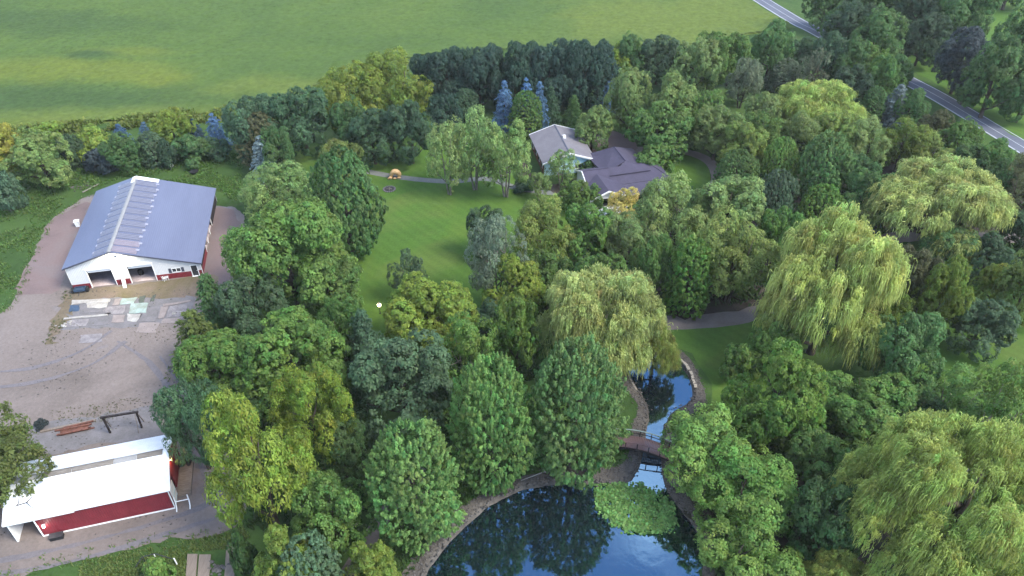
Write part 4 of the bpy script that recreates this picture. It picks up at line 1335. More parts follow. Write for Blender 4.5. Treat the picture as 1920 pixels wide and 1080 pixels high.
def willow_mesh(seed, a, h, cl, plumes=420, strands=22, segs=4, length=2.6, ribw=.15, prof='broad', lobes=12, lobe_r=.36, flat=1.0):
    rng = np.random.default_rng(seed)
    z0, H = cl * h, h * (1 - cl)
    pf = PROFILE[prof]
    k = np.arange(lobes)
    tz = np.clip(.34 + .55 * (rng.permutation(lobes) + .5) / lobes, .3, .86)
    ph = k * 2.39996 + rng.normal(0, .3, lobes)
    lr = lobe_r * rng.uniform(.75, 1.2, lobes) * (1.12 - .35 * tz)
    rad = np.maximum(0, pf(tz) - lr * .8)
    C = np.stack([rad * np.cos(ph) * a, rad * np.sin(ph) * a, z0 + tz * H], 1)
    C = np.concatenate([C, [[0, 0, z0 + .66 * H], [0, 0, z0 + .4 * H]]])
    lr = np.append(lr, [.42, .6]) * a
    zs = min(1.0, .6 * H / a)
    m = plumes * 3 // len(C) + 6
    P, O = [], []
    for c, r in zip(C, lr):
        d = sphere_dirs(m, rng)
        P.append(c + d * r * np.array([1, 1, zs]) * rng.uniform(.85, 1.08, (m, 1)))
        O.append(d)
    P, O = np.concatenate(P), np.concatenate(O)
    ins = np.zeros(len(P), int)
    for c, r in zip(C, lr):
        ins += (np.linalg.norm((P - c) / np.array([1, 1, zs]), axis=1) < r * .86)
    keep = ((ins == 0) | (rng.random(len(P)) < .22)) & (O[:, 2] > -.5) & (P[:, 2] > z0 + .1 * H)
    P, O = P[keep], O[keep]
    if len(P) > plumes:
        s = rng.choice(len(P), plumes, replace=False)
        P, O = P[s], O[s]
    n = len(P)
    outw = unit(np.stack([P[:, 0], P[:, 1], np.zeros(n)], 1) + rng.normal(0, .12 * a, (n, 3)) * np.array([1, 1, 0]))
    outw = unit(outw * .6 + O * np.array([1, 1, .15]))
    ctone = np.clip(rng.normal(1, .24, n), .5, 1.6)
    chue = rng.normal(.5, .016, n)
    csc = rng.uniform(.6, 1.3, n)
    idx = np.repeat(np.arange(n), strands)
    N = len(idx)
    start = P[idx] + rng.normal(0, .3, (N, 3)) * csc[idx][:, None] * np.array([1, 1, .55])
    dirv = unit(outw[idx] + rng.normal(0, .5, (N, 3)) * np.array([1, 1, .4]))
    L = length * csc[idx] * rng.uniform(.45, 1.2, N)
    rise = rng.uniform(.05, .42, N) * L
    s = np.linspace(0, 1, segs + 1)
    pts = np.stack([start + dirv * (L * (.62 * q - .28 * q * q))[:, None] + np.array([0, 0, 1]) * (rise * np.sin(q * 2.2) - L * .85 * q ** 1.7)[:, None] for q in s], 1)
    pts[:, :, 2] = np.maximum(pts[:, :, 2], .25)
    pts[:, 1:, :2] += rng.normal(0, .05, pts[:, 1:, :2].shape)
    a0, a1 = pts[:, :-1].reshape(-1, 3), pts[:, 1:].reshape(-1, 3)
    t = unit(a1 - a0)
    sd = unit(np.cross(t, unit(rng.normal(0, 1, t.shape) + np.array([0, 0, .2]))))
    w = np.tile(np.linspace(.75, .55, segs), N)[:, None] * ribw * rng.uniform(.7, 1.3, (len(t), 1))
    V = np.empty((len(t), 4, 3))
    V[:, 0] = a0 - t * .05
    V[:, 1] = (a0 + a1) * .5 + sd * w
    V[:, 2] = a1 + t * .1
    V[:, 3] = (a0 + a1) * .5 - sd * w
    tone = np.repeat(ctone[idx] * rng.uniform(.85, 1.18, N), segs)
    hue = np.repeat(chue[idx] + rng.normal(0, .006, N), segs)
    return V, tone, hue

def spruce_mesh(seed, a, h, cl, layers=16, ll=.42, lw=.2, sprays=15, droop=.25, power=.72, irregular=.16):
    rng = np.random.default_rng(seed)
    pos, nrm, tip, tn = [], [], [], []
    for i in range(layers):
        t = (i + rng.uniform(-.2, .2)) / layers
        zc = h * (cl + (1 - cl) * np.clip(t, 0, 1) * .97)
        r = a * max(.04, (1 - np.clip(t, 0, 1)) ** power) * rng.uniform(.9, 1.08)
        nb = max(5, int(6 + 9 * r / a))
        p0 = rng.uniform(0, 6.28)
        for b in range(nb):
            ang = p0 + 2 * np.pi * b / nb + rng.normal(0, .12)
            rb_ = r * rng.uniform(1 - 2 * irregular, 1 + irregular)
            m = max(4, int(sprays * (.35 + .65 * r / a)))
            q = rng.uniform(.12, 1, m) ** .7
            dr = np.array([math.cos(ang), math.sin(ang), 0])
            sd = np.array([-math.sin(ang), math.cos(ang), 0])
            off = rng.normal(0, 1, m) * .16 * rb_ * (1.1 - q * .7) * 1.2
            P = dr * (q * rb_)[:, None] + sd * off[:, None]
            P[:, 2] = zc - droop * rb_ * q ** 1.5 + .1 * rb_ * np.maximum(0, q - .75) + rng.normal(0, .06 * h / layers * 2, m)
            pos.append(P)
            nrm.append(unit(np.tile([0, 0, 1.], (m, 1)) + rng.normal(0, .45, (m, 3)) + dr * .45))
            tip.append(unit(dr + sd * (np.sign(off) * .5)[:, None] + rng.normal(0, .2, (m, 3)) - np.array([0, 0, .2])))
            tn.append(np.full(m, np.clip(rng.normal(1, .14), .65, 1.4)))
    pos, nrm, tip, tn = map(np.concatenate, (pos, nrm, tip, tn))
    N = len(pos)
    V = leaf_quads(pos, nrm, tip, lw * rng.uniform(.8, 1.5, N) * 1.3, ll * rng.uniform(.8, 1.5, N), .1)
    return V, tn * rng.uniform(.85, 1.15, N), rng.normal(.5, .008, N)

def fit(VTH, a, h, q=95.3, kz=1.0):
    """scale a crown so that it fills radius a and height h"""
    V, tone, hue = VTH
    r = np.percentile(np.hypot(V[..., 0], V[..., 1]).max(1), q)
    V[..., :2] *= a / r
    z = np.percentile(V[..., 2], 99.9)
    V[..., 2] *= h / z
    return V, tone, hue

def leaf_object_mesh(name, V, tone, hue):
    N = len(V)
    return quads(name, V.reshape(-1, 3), np.arange(N * 4).reshape(N, 4), M['leaf'], {'tone': np.repeat(tone, 4), 'hue': np.repeat(hue, 4)})

def trunk_mesh(seed, a, h, cl, limbs=7, r0=None, bark='bark', multi=1, reach=.78):
    rs = random.Random(seed)
    mb = MB()
    r0 = r0 or .028 * h + .05
    for m in range(multi):
        ang = 2 * math.pi * m / multi + rs.uniform(0, 1)
        sp = 0 if multi == 1 else .16 * a
        top = Vector((math.cos(ang) * sp * 2.4 + rs.uniform(-.1, .1) * a, math.sin(ang) * sp * 2.4 + rs.uniform(-.1, .1) * a, h * .82))
        bot = Vector((math.cos(ang) * sp * .35, math.sin(ang) * sp * .35, -.15))
        pts = [bot.lerp(top, t) + Vector((rs.uniform(-.06, .06) * a * t, rs.uniform(-.06, .06) * a * t, 0)) for t in (0, .04, .25, .5, .75, 1)]
        rr = r0 / (multi ** .5)
        mb.tube(pts, [rr * 1.5, rr * 1.1, rr * .9, rr * .65, rr * .38, rr * .12], 7)
        for k in range(limbs):
            t = cl + (.75 - cl) * (k + .6) / limbs
            b = bot.lerp(top, t)
            an = k * 2.4 + rs.uniform(-.4, .4) + ang
            ln = a * reach * (1 - .45 * t) * rs.uniform(.8, 1.1)
            e = b + Vector((math.cos(an) * ln, math.sin(an) * ln, ln * rs.uniform(.35, .75)))
            e.z = min(e.z, h * .9)
            mid = b.lerp(e, .5) + Vector((0, 0, -.06 * ln))
            mb.tube([b, mid, e], [rr * .5, rr * .32, rr * .08], 5)
    me = mb.mesh('trunk')
    me.materials.append(M[bark])
    me.polygons.foreach_set('use_smooth', [True] * len(me.polygons))
    return me

# each kind: nominal radius and height, builders; several individuals of a kind differ in form
KINDS = {}
def kind(key, a, h, cl, n, fn, trunk):
    KINDS[key] = (a, h, cl, [(fn(s), trunk(s)) for s in range(n)])

def simple(key, a, h, cl, n, seed=0, trunk=None, **kw):
    kind(key, a, h, cl, n, lambda s: leaf_object_mesh('crown', *fit(crown_mesh(key, seed + 17 * s + 3, a, h, cl, **kw), a, h)), lambda s: trunk_mesh(seed + s, a, h, cl, **(trunk or {})))

simple('maple', 5.6, 13.0, .04, 3, 100, prof='ovoid', clumps=1150, clump_r=.45, leaves=40, ll=.24, lw=.15, spike=1.3, fill=.34, up=.6, tvar=.2, hvar=.014, trunk=dict(reach=.5))
simple('bigleaf', 7.0, 11.5, .05, 3, 200, prof='broad', lobes=16, lobe_r=.32, clumps=1150, clump_r=.56, leaves=38, ll=.28, lw=.18, fill=.16, up=.5, tvar=.18)
simple('round', 5.0, 9.0, .08, 4, 300, prof='round', lobes=10, lobe_r=.38, clumps=800, clump_r=.50, leaves=33, ll=.26, lw=.165, fill=.16, hole=.25, tvar=.18)
simple('soft', 5.5, 10.5, .08, 4, 400, prof='round', lobes=13, lobe_r=.33, clumps=820, clump_r=.60, leaves=28, ll=.30, lw=.14, fill=.16, droop=.5, hole=.4, tvar=.18, trunk=dict(multi=2, limbs=5))
simple('airy', 5.0, 9.5, .14, 3, 500, prof='round', lobes=14, lobe_r=.31, clumps=520, clump_r=.58, leaves=28, ll=.28, lw=.14, fill=.08, hole=.7, trunk=dict(multi=3, limbs=5, bark='pale_bark'))
simple('locust', 6.0, 11.5, .10, 2, 600, prof='round', lobes=22, lobe_r=.23, clumps=900, clump_r=.66, leaves=30, ll=.30, lw=.13, fill=.08, hole=.5, droop=.5, up=.6, tvar=.24, hvar=.016, trunk=dict(limbs=9))
simple('ball', 4.0, 8.2, .05, 2, 700, prof='ovoid', clumps=820, clump_r=.40, leaves=26, ll=.27, lw=.17, fill=.15, spike=.6, tvar=.17)
simple('column', 3.0, 9.5, .03, 3, 800, prof='column', clumps=620, clump_r=.42, leaves=26, ll=.28, lw=.16, fill=.16, spike=.8, up=.5, tvar=.2)
simple('shrub', 2.6, 3.6, .02, 3, 900, prof='broad', lobes=8, lobe_r=.36, clumps=330, clump_r=.38, leaves=26, ll=.26, lw=.16, fill=.16, up=.5, trunk=dict(limbs=5, r0=.08, multi=3))
simple('twiggy', 4.0, 9.0, .12, 1, 950, prof='round', lobes=9, lobe_r=.36, clumps=230, clump_r=.6, leaves=24, ll=.26, lw=.12, fill=.1, hole=.7, trunk=dict(multi=3, limbs=10))
kind('willow', 8.5, 13.5, .04, 2, lambda s: leaf_object_mesh('crown', *fit(willow_mesh(31 + s * 7, 8.5, 13.5, .04, plumes=950, strands=34, segs=3, length=1.6, ribw=.085, lobes=18, lobe_r=.31), 8.5, 13.5)), lambda s: trunk_mesh(60 + s, 8.5, 13.5, .05, limbs=8, r0=.5, reach=.62))
kind('big_willow', 11.0, 14.0, .03, 1, lambda s: leaf_object_mesh('crown', *fit(willow_mesh(75, 11.0, 14.0, .03, plumes=1700, strands=32, segs=3, length=1.4, ribw=.066, lobes=34, lobe_r=.24), 11.0, 14.0)), lambda s: trunk_mesh(66, 11.0, 14.0, .05, limbs=9, r0=.7, reach=.6))
kind('spruce', 3.0, 9.0, .04, 3, lambda s: leaf_object_mesh('crown', *fit(spruce_mesh(41 + s, 3.0, 9.0, .04, layers=12, sprays=30, ll=.34, lw=.15), 3.0, 9.0, 86)), lambda s: trunk_mesh(80 + s, 1.0, 9.0, .05, limbs=0, r0=.2))
kind('pine', 3.8, 9.5, .05, 2, lambda s: leaf_object_mesh('crown', *fit(spruce_mesh(51 + s, 3.8, 9.5, .05, layers=15, ll=.34, lw=.15, sprays=44, power=.6, irregular=.22), 3.8, 9.5, 93)), lambda s: trunk_mesh(85 + s, 2.0, 9.5, .05, limbs=4, r0=.24))

C = dict(mid=(0.125, 0.230, 0.056), bright=(0.151, 0.274, 0.049), deep=(0.084, 0.162, 0.052), bluegreen=(0.094, 0.162, 0.081), olive=(0.185, 0.241, 0.060), yellow=(.255, .335, .056),
         ygreen=(.200, .285, .050), willow=(.375, .425, .135), willow2=(.330, .390, .100), silver=(0.168, 0.213, 0.207), blue=(.100, .195, .310), dark=(0.056, 0.108, 0.054), darkblue=(.044, .090, .062),
         purple=(0.038, 0.052, 0.054), brown=(0.129, 0.146, 0.065), gold=(0.582, 0.493, 0.146), soft=(0.204, 0.293, 0.092), grey=(0.168, 0.215, 0.132), lime=(.225, .315, .048), maple=(0.137, 0.249, 0.067), maple2=(0.118, 0.211, 0.065),
         orange=(0.291, 0.280, 0.047), leafy=(0.141, 0.246, 0.054))

TREE_NO = [0]
def plant(knd, x0, x1, yt, yb, col, name, cat, label, group, rz=None, tone=1.0):
    """a tree whose crown spans x0..x1 and yt..yb in the survey picture, stood on the ground where that puts it"""
    a0, h0, cl, forms = KINDS[knd]
    i = TREE_NO[0]
    TREE_NO[0] += 1
    cx, cy = (x0 + x1) / 2, (yt + yb) / 2
    th = PITCH + math.atan((cy - 540) / F_PX)
    z = 4.0
    conif = knd in ('spruce', 'pine', 'column')
    for _ in range(8):
        p = at(cx, cy, z)
        dist = (p - Vector((0, 0, CAM_H))).dot(Vector((0, CP, -SP)))
        s = F_PX / dist
        a = (x1 - x0) / 2 / s
        v = (yb - yt) / 2 / s
        if conif:
            # apex above, front of the foot below
            full = 2 * v
            h = max(a * 1.2, (full - a * math.sin(th)) / math.cos(th))
            z = h * .5 + a * math.tan(th) * .0
            z = h / 2 - (a * math.sin(th) / 2) / math.cos(th) * .6
            z = max(1.0, z)
        else:
            c = math.sqrt(max((.5 * a) ** 2, v * v - (a * math.sin(th)) ** 2)) / math.cos(th)
            c = max(.5 * a, c)
            h = 2 * c / (1 - cl)
            z = cl * h + c
    root = thing(name, (p.x, p.y, 0), 0, label, cat, group)
    rs = random.Random(i * 7 + 1)
    root.rotation_euler = (0, 0, rs.uniform(0, 6.28) if rz is None else rz)
    crown, trunk = forms[i % len(forms)]
    ks = a / a0 * rs.uniform(.97, 1.03)
    root.scale = (ks, ks, h / h0)
    o = link('crown', crown, root)
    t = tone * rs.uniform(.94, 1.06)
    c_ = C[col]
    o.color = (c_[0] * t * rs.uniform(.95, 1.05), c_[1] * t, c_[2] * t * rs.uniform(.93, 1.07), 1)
    link('trunk', trunk, root)
    return root

GH, GY, GD, GT, GR, GW, GS, GB, GM = ('hedgerow trees along the crop field', 'trees beside the gravel yard', 'garden trees around the houses', 'trees between lawn and pond', 'trees along the road',
    'weeping willows', 'blue and silver spruces', 'shrubs', 'maples on the pond bank')
T = []
def row(knd, x0, x1, yt, yb, col, name, label, group, tone=1.0, rz=None):
    cat = 'shrub' if 'shrub' in name or 'bush' in name else 'tree'
    plant(knd, x0, x1, yt, yb, col, name, cat, label, group, rz, tone)

# --- along the crop field, from the left
row('round', -60, 40, 232, 342, 'orange', 'broadleaf_tree', 'orange tinged yellow bush at the left edge of the photo beside the crop field', GH)
row('round', 14, 130, 246, 352, 'soft', 'broadleaf_tree', 'pale green rounded tree nearest the back left corner of the barn lot', GH)
row('shrub', -30, 40, 318, 400, 'bluegreen', 'shrub', 'low dark shrub at the left edge below the pale rounded tree', GB)
row('shrub', 105, 160, 250, 312, 'dark', 'shrub', 'dark gap shrub between the pale rounded tree and the yellow green bush', GB)
row('shrub', 60, 118, 226, 262, 'ygreen', 'shrub', 'yellow green weedy shrub on the field edge behind the pale rounded tree', GB)
row('shrub', 140, 218, 236, 300, 'ygreen', 'shrub', 'yellow green bush left of the two small blue spruces', GB)
row('shrub', 158, 214, 276, 326, 'purple', 'shrub', 'dusky purplish shrub at the foot of the yellow green bush behind the barn', GB, 1.9)
row('round', 188, 262, 248, 322, 'deep', 'broadleaf_tree', 'dark green bushy tree directly behind the barn ridge', GH)
row('spruce', 210, 246, 232, 282, 'blue', 'spruce_tree', 'small blue spruce, the first of the row behind the barn', GS, .75)
row('spruce', 258, 294, 228, 278, 'blue', 'spruce_tree', 'small blue spruce standing beside the bushy green cone tree behind the barn', GS, .85)
row('column', 258, 314, 246, 318, 'bluegreen', 'broadleaf_tree', 'bushy green cone shaped tree in front of the second small blue spruce', GH)
row('round', 282, 366, 204, 282, 'ygreen', 'broadleaf_tree', 'yellow green round tree rising over the hedgerow behind the barn', GH, .85)
row('spruce', 350, 386, 222, 280, 'blue', 'spruce_tree', 'dim blue spruce half hidden behind the dark hedgerow bush', GS, .5)
row('shrub', 322, 394, 248, 310, 'deep', 'bush', 'dark green rounded bush left of the tall clear blue spruce', GB)
row('shrub', 296, 336, 262, 312, 'dark', 'bush', 'small dark bush in the hedgerow beside the green cone tree', GB)
row('spruce', 384, 426, 212, 286, 'blue', 'spruce_tree', 'clear bright blue spruce against the dark hedgerow, left of the brownish cone tree', GS, 1.1)
row('shrub', 380, 428, 256, 300, 'bluegreen', 'bush', 'small green bush at the foot of the clear bright blue spruce', GB)
row('round', 420, 530, 178, 292, 'dark', 'broadleaf_tree', 'dark bluish green tree behind the brownish cone tree', GH, 1.25)
row('round', 508, 622, 162, 282, 'dark', 'broadleaf_tree', 'dark bluish green tree just left of the yellow willow like trees', GH, 1.3)
row('column', 444, 536, 212, 322, 'brown', 'conifer_tree', 'brownish green broad cone tree behind the silver spruce', GH, .72)
row('round', 490, 554, 236, 330, 'deep', 'broadleaf_tree', 'bluish dark tree merging with the brownish cone tree', GH)
row('spruce', 468, 522, 254, 346, 'silver', 'spruce_tree', 'silver grey spruce between the barn lot and the lawn', GS, 1.35)
row('soft', 596, 716, 122, 242, 'yellow', 'broadleaf_tree', 'yellow feathery tree at the lower left end of the yellow pair by the field', GH, .72)
row('soft', 676, 806, 98, 226, 'yellow', 'broadleaf_tree', 'yellow feathery tree beside the end of the tall dark evergreen hedge', GH, .72)
row('shrub', 726, 796, 162, 226, 'yellow', 'bush', 'bright yellow bush in front of the yellow feathery trees', GB, .85)
row('round', 618, 690, 190, 282, 'deep', 'broadleaf_tree', 'deep green tree under the left yellow feathery tree', GH)
row('round', 652, 744, 204, 304, 'dark', 'broadleaf_tree', 'dark bluish rounded tree at the back of the big lawn', GH, 1.2)
row('round', 726, 812, 188, 300, 'dark', 'broadleaf_tree', 'dark rounded tree below the bright yellow bush', GH, 1.1)
row('round', 800, 868, 176, 256, 'darkblue', 'broadleaf_tree', 'dark blue green tree below the tall hedge, left of the blue spruces', GH, 1.1)
for k in range(11):
    x = 762 + 32 * k
    row('bigleaf', x, x + 84, (100, 94, 91, 89, 88, 86, 86, 84, 80, 78, 82)[k], 196 + (5 if k % 2 else -3), 'darkblue', 'evergreen_tree', 'tall dark evergreen closely planted in the dense hedge below the field', 'dense evergreen hedge below the field', 1.05)
row('column', 848, 900, 166, 236, 'dark', 'conifer_tree', 'dull dark conifer left of the foremost blue spruce', GH, 1.3)
row('spruce', 924, 968, 152, 246, 'blue', 'spruce_tree', 'tall blue spruce foremost of the trio by the dark hedge', GS, 1.1)
row('spruce', 966, 1006, 147, 238, 'blue', 'spruce_tree', 'slender bright blue spruce in the middle of the trio by the dark hedge', GS, 1.25)
row('spruce', 992, 1030, 154, 246, 'blue', 'spruce_tree', 'duller blue spruce behind the grey roofed house, last of the trio', GS, .95)
row('spruce', 1124, 1160, 138, 214, 'blue', 'spruce_tree', 'single blue spruce at the right end of the dark hedge', GS, .9)
row('column', 954, 1018, 170, 262, 'mid', 'broadleaf_tree', 'green columnar tree in front of the blue spruce trio', GD, .85)
row('pine', 1012, 1052, 162, 240, 'dark', 'conifer_tree', 'small dark conifer behind the grey house ridge', GH, 1.2)
row('pine', 1056, 1094, 178, 236, 'deep', 'conifer_tree', 'small grey green conifer behind the grey house, right of its ridge', GH, 1.1)
row('pine', 1096, 1140, 190, 250, 'dark', 'conifer_tree', 'small dark conifer left of the single blue spruce', GH, 1.0)
row('airy', 794, 884, 222, 350, 'soft', 'birch_tree', 'light green river birch at the left of the clump by the footpath', GD, 1.05)
row('airy', 838, 938, 203, 340, 'soft', 'birch_tree', 'tall light green river birch in the middle of the clump by the footpath', GD, 1.1)
row('airy', 896, 1000, 228, 356, 'soft', 'birch_tree', 'light green river birch nearest the grey house', GD, 1.08)
row('round', 1128, 1188, 82, 150, 'ygreen', 'broadleaf_tree', 'yellow green tree at the right end of the dark hedge', GH, .9)
row('round', 1146, 1214, 66, 146, 'deep', 'broadleaf_tree', 'dark tree at the field edge behind the yellow green tree', GH)
row('round', 1196, 1276, 66, 152, 'bluegreen', 'broadleaf_tree', 'dark bluish tree on the field edge above the big soft trees', GH, .75)
row('round', 1262, 1350, 72, 178, 'soft', 'broadleaf_tree', 'soft green tree on the field edge left of the grey feathery trees', GH, .9)
row('round', 1290, 1378, 62, 162, 'mid', 'broadleaf_tree', 'mid green tree behind the soft green tree on the field edge', GH, .85)
row('round', 1332, 1412, 62, 156, 'leafy', 'broadleaf_tree', 'leafy green tree on the field edge left of the road bend', GH, .8)
row('round', 1404, 1490, 38, 146, 'deep', 'broadleaf_tree', 'tall dark tree at the corner where field and road meet', GH, 1.2)
row('soft', 1362, 1428, 106, 196, 'grey', 'broadleaf_tree', 'grey green feathery tree in front of the leafy field edge tree', GD, .95)
row('column', 1436, 1504, 110, 180, 'grey', 'broadleaf_tree', 'grey green rounded cone tree beside the bare twigged tree', GD, .8)
row('twiggy', 1494, 1556, 94, 178, 'grey', 'bare_tree', 'grey twiggy half bare tree among the dark roadside trees', GR, .7)
row('round', 1470, 1540, 70, 150, 'dark', 'broadleaf_tree', 'dark tree behind the grey twiggy tree', GR, 1.2)
# --- along the road
row('round', 1518, 1590, 60, 158, 'dark', 'broadleaf_tree', 'dark roadside tree where the road slips out of sight', GR, 1.3)
row('round', 1556, 1628, 70, 168, 'deep', 'broadleaf_tree', 'deep green roadside tree next to the bright leaved one', GR)
row('round', 1594, 1662, 84, 160, 'leafy', 'broadleaf_tree', 'bright leaved roadside tree below the white pole', GR, .95)
row('round', 1620, 1692, 104, 196, 'mid', 'broadleaf_tree', 'mid green roadside tree hiding the road edge', GR, .8)
row('round', 1560, 1640, 120, 200, 'dark', 'broadleaf_tree', 'dark tree below the bright leaved roadside tree', GR, 1.0)
row('shrub', 1655, 1712, 100, 156, 'deep', 'shrub', 'dark roadside shrub where the road reappears', GR, 1.1)
row('round', 1676, 1740, 168, 232, 'deep', 'broadleaf_tree', 'dark rounded tree right of the silver spruce', GR, 1.1)
row('spruce', 1652, 1706, 158, 238, 'silver', 'spruce_tree', 'grey silver spruce with drooping boughs near the road', GS, .95)
row('column', 1612, 1660, 162, 236, 'deep', 'broadleaf_tree', 'dark green columnar tree left of the grey silver spruce', GR, 1.1)
row('round', 1720, 1784, 206, 272, 'brown', 'broadleaf_tree', 'brownish green tree below the road line', GR, .72)
row('round', 1764, 1838, 224, 300, 'leafy', 'broadleaf_tree', 'green roadside tree opposite the side road', GR, .8)
row('round', 1822, 1898, 258, 336, 'mid', 'broadleaf_tree', 'green roadside tree at the right edge below the side road', GR, .9)
row('round', 1786, 1860, 268, 340, 'deep', 'broadleaf_tree', 'dark tree below the pair of green roadside trees', GR, .95)
row('round', 1888, 1960, 290, 380, 'brown', 'broadleaf_tree', 'brownish tree at the right edge above the dusky twiggy tree', GR, .75)
row('round', 1840, 1900, 300, 372, 'deep', 'broadleaf_tree', 'dark tree behind the large willow at the right', GR, .9)
# --- woods beyond the road
GX = 'woods beyond the road'
row('round', 1510, 1592, -40, 50, 'deep', 'broadleaf_tree', 'dark wood tree at the top edge beside the road', GX, .95)
row('round', 1548, 1640, 2, 100, 'bluegreen', 'broadleaf_tree', 'bluish wood tree across the road from the field corner', GX, .72)
row('round', 1540, 1602, 20, 90, 'deep', 'broadleaf_tree', 'dark roadside wood tree nearest the road bend', GX, 1.1)
row('round', 1600, 1700, 18, 124, 'deep', 'broadleaf_tree', 'large dark wood tree behind the white pole', GX, 1.1)
row('round', 1590, 1690, -50, 60, 'deep', 'broadleaf_tree', 'dark wood tree cut by the top edge above the white pole', GX)
row('round', 1672, 1780, -44, 70, 'bluegreen', 'broadleaf_tree', 'bluish wood tree cut by the top edge left of the pasture', GX, .7)
row('round', 1690, 1776, 24, 116, 'bluegreen', 'broadleaf_tree', 'bluish wood tree standing over the shaded roadside lawn', GX, .65)
row('round', 1752, 1862, -30, 90, 'deep', 'broadleaf_tree', 'dark wood tree cut by the top edge beside the bright pasture', GX)
row('round', 1758, 1856, 52, 168, 'purple', 'broadleaf_tree', 'very dark purple leaved tree across the road', GX, 1.5)
row('round', 1788, 1850, 110, 190, 'purple', 'broadleaf_tree', 'small dark purple tree in front of the very dark purple leaved tree', GX, 1.5)
row('round', 1812, 1930, 70, 212, 'deep', 'broadleaf_tree', 'big dark tree between the purple tree and the side road', GX)
row('round', 1868, 1990, 20, 140, 'deep', 'broadleaf_tree', 'dark tree at the right edge below the bright pasture', GX)
row('round', 1886, 1980, 106, 222, 'deep', 'broadleaf_tree', 'dark tree at the right edge nearest the side road', GX, 1.1)
row('round', 1850, 1950, -80, 10, 'deep', 'broadleaf_tree', 'dark tree at the top right corner beyond the bright pasture', GX)
# --- garden around the houses
row('round', 1074, 1148, 200, 280, 'soft', 'broadleaf_tree', 'yellowish green round tree behind the grey house by the patio', GD, .85)
row('round', 1134, 1226, 128, 250, 'soft', 'broadleaf_tree', 'large soft green tree above the brick patio', GD, .9)
row('round', 1204, 1312, 138, 262, 'soft', 'broadleaf_tree', 'large soft green tree right of the one above the patio', GD, .85)
row('round', 1176, 1296, 186, 296, 'mid', 'broadleaf_tree', 'green billowing tree at the head of the house drive', GD, .95)
row('round', 1272, 1360, 168, 268, 'mid', 'broadleaf_tree', 'green billowing tree above the curve of the house drive', GD, .95)
row('shrub', 1180, 1264, 264, 332, 'mid', 'broadleaf_tree', 'low green tree beside the purple roof and the house drive', GD, .95)
row('round', 1296, 1396, 196, 296, 'soft', 'broadleaf_tree', 'soft green tree behind the curve of the house drive', GD, .8)
row('airy', 1022, 1084, 278, 342, 'soft', 'birch_tree', 'thin pale tree in front of the light blue gable', GD, 1.0)
row('shrub', 1082, 1128, 298, 330, 'deep', 'shrub', 'dark shrub at the corner of the light blue gable', GB)
row('airy', 990, 1034, 322, 372, 'soft', 'birch_tree', 'small thin tree on the footpath bed before the grey house', GD, .9)
row('shrub', 962, 1002, 332, 362, 'dark', 'shrub', 'low dark shrub beside the footpath below the river birches', GB, 1.2)
row('round', 1044, 1108, 336, 400, 'leafy', 'broadleaf_tree', 'small green tree left of the white porch gable', GD, .85)
row('round', 1092, 1134, 346, 392, 'mid', 'broadleaf_tree', 'little round tree against the white porch wall', GD, .95)
row('soft', 1140, 1200, 346, 418, 'gold', 'broadleaf_tree', 'golden orange autumn tree in front of the purple roof', GD, .95)
row('willow', 1440, 1622, 152, 264, 'willow2', 'willow_tree', 'pale buff willow crown near the road in the upper wood', GW, .95)
row('round', 1392, 1464, 172, 260, 'soft', 'broadleaf_tree', 'soft green tree left of the pale buff willow', GD, .9)
row('round', 1380, 1470, 212, 300, 'leafy', 'broadleaf_tree', 'green tree below the soft green one left of the buff willow', GD, .85)
row('soft', 1452, 1536, 200, 300, 'soft', 'broadleaf_tree', 'soft tree under the left end of the buff willow', GD, .85)
row('soft', 1520, 1620, 204, 300, 'olive', 'broadleaf_tree', 'olive green tree under the middle of the buff willow', GD, 1.1)
row('soft', 1584, 1672, 222, 314, 'soft', 'broadleaf_tree', 'yellowish soft tree under the right end of the buff willow', GD, .95)
row('soft', 1652, 1740, 226, 316, 'ygreen', 'broadleaf_tree', 'yellow green soft tree below the grey silver spruce', GD, .72)
row('soft', 1704, 1790, 250, 330, 'olive', 'broadleaf_tree', 'olive tree just above the large right willow', GD)
row('round', 1352, 1436, 228, 326, 'olive', 'broadleaf_tree', 'yellowish rounded tree above the clipped dark ball tree', GD, 1.1)
row('ball', 1340, 1424, 280, 366, 'maple', 'maple_tree', 'dark clipped looking ball tree beside the house lawn', GD, .72)
row('ball', 1428, 1498, 258, 352, 'leafy', 'maple_tree', 'brighter green ball tree between the yellowish tree and the tall dark cone', GD, 1.1)
row('ball', 1496, 1594, 248, 372, 'deep', 'maple_tree', 'tall dark green cone shaped tree in the upper wood', GD, 1.35)
row('round', 1562, 1650, 286, 374, 'deep', 'broadleaf_tree', 'dark tree right of the tall dark cone shaped tree', GD, 1.0)
row('ball', 1416, 1494, 318, 418, 'bluegreen', 'maple_tree', 'teal green cone tree below the brighter ball tree', GD, .9)
row('ball', 1498, 1582, 344, 432, 'bright', 'maple_tree', 'bright green ball tree left of the large right willow', GD, .82)
row('round', 1580, 1670, 318, 420, 'deep', 'broadleaf_tree', 'dark teal tree tucked beside the large right willow', GD, 1.15)
row('spruce', 1604, 1648, 388, 444, 'blue', 'spruce_tree', 'small powder blue spruce beside the garden drive', GS, 1.0)
row('round', 1630, 1672, 362, 440, 'mid', 'broadleaf_tree', 'narrow green tree between the powder blue spruce and the willow', GD)
row('willow', 1640, 1892, 294, 474, 'willow', 'willow_tree', 'large yellow green willow at the right with bare limbs showing', GW, .95)
row('twiggy', 1866, 1960, 300, 440, 'brown', 'bare_tree', 'dusky brown twiggy tree at the right edge beside the large willow', GR, .8)
row('round', 1880, 1990, 378, 490, 'dark', 'broadleaf_tree', 'dark tree under the dusky brown twiggy tree', GR, 1.2)
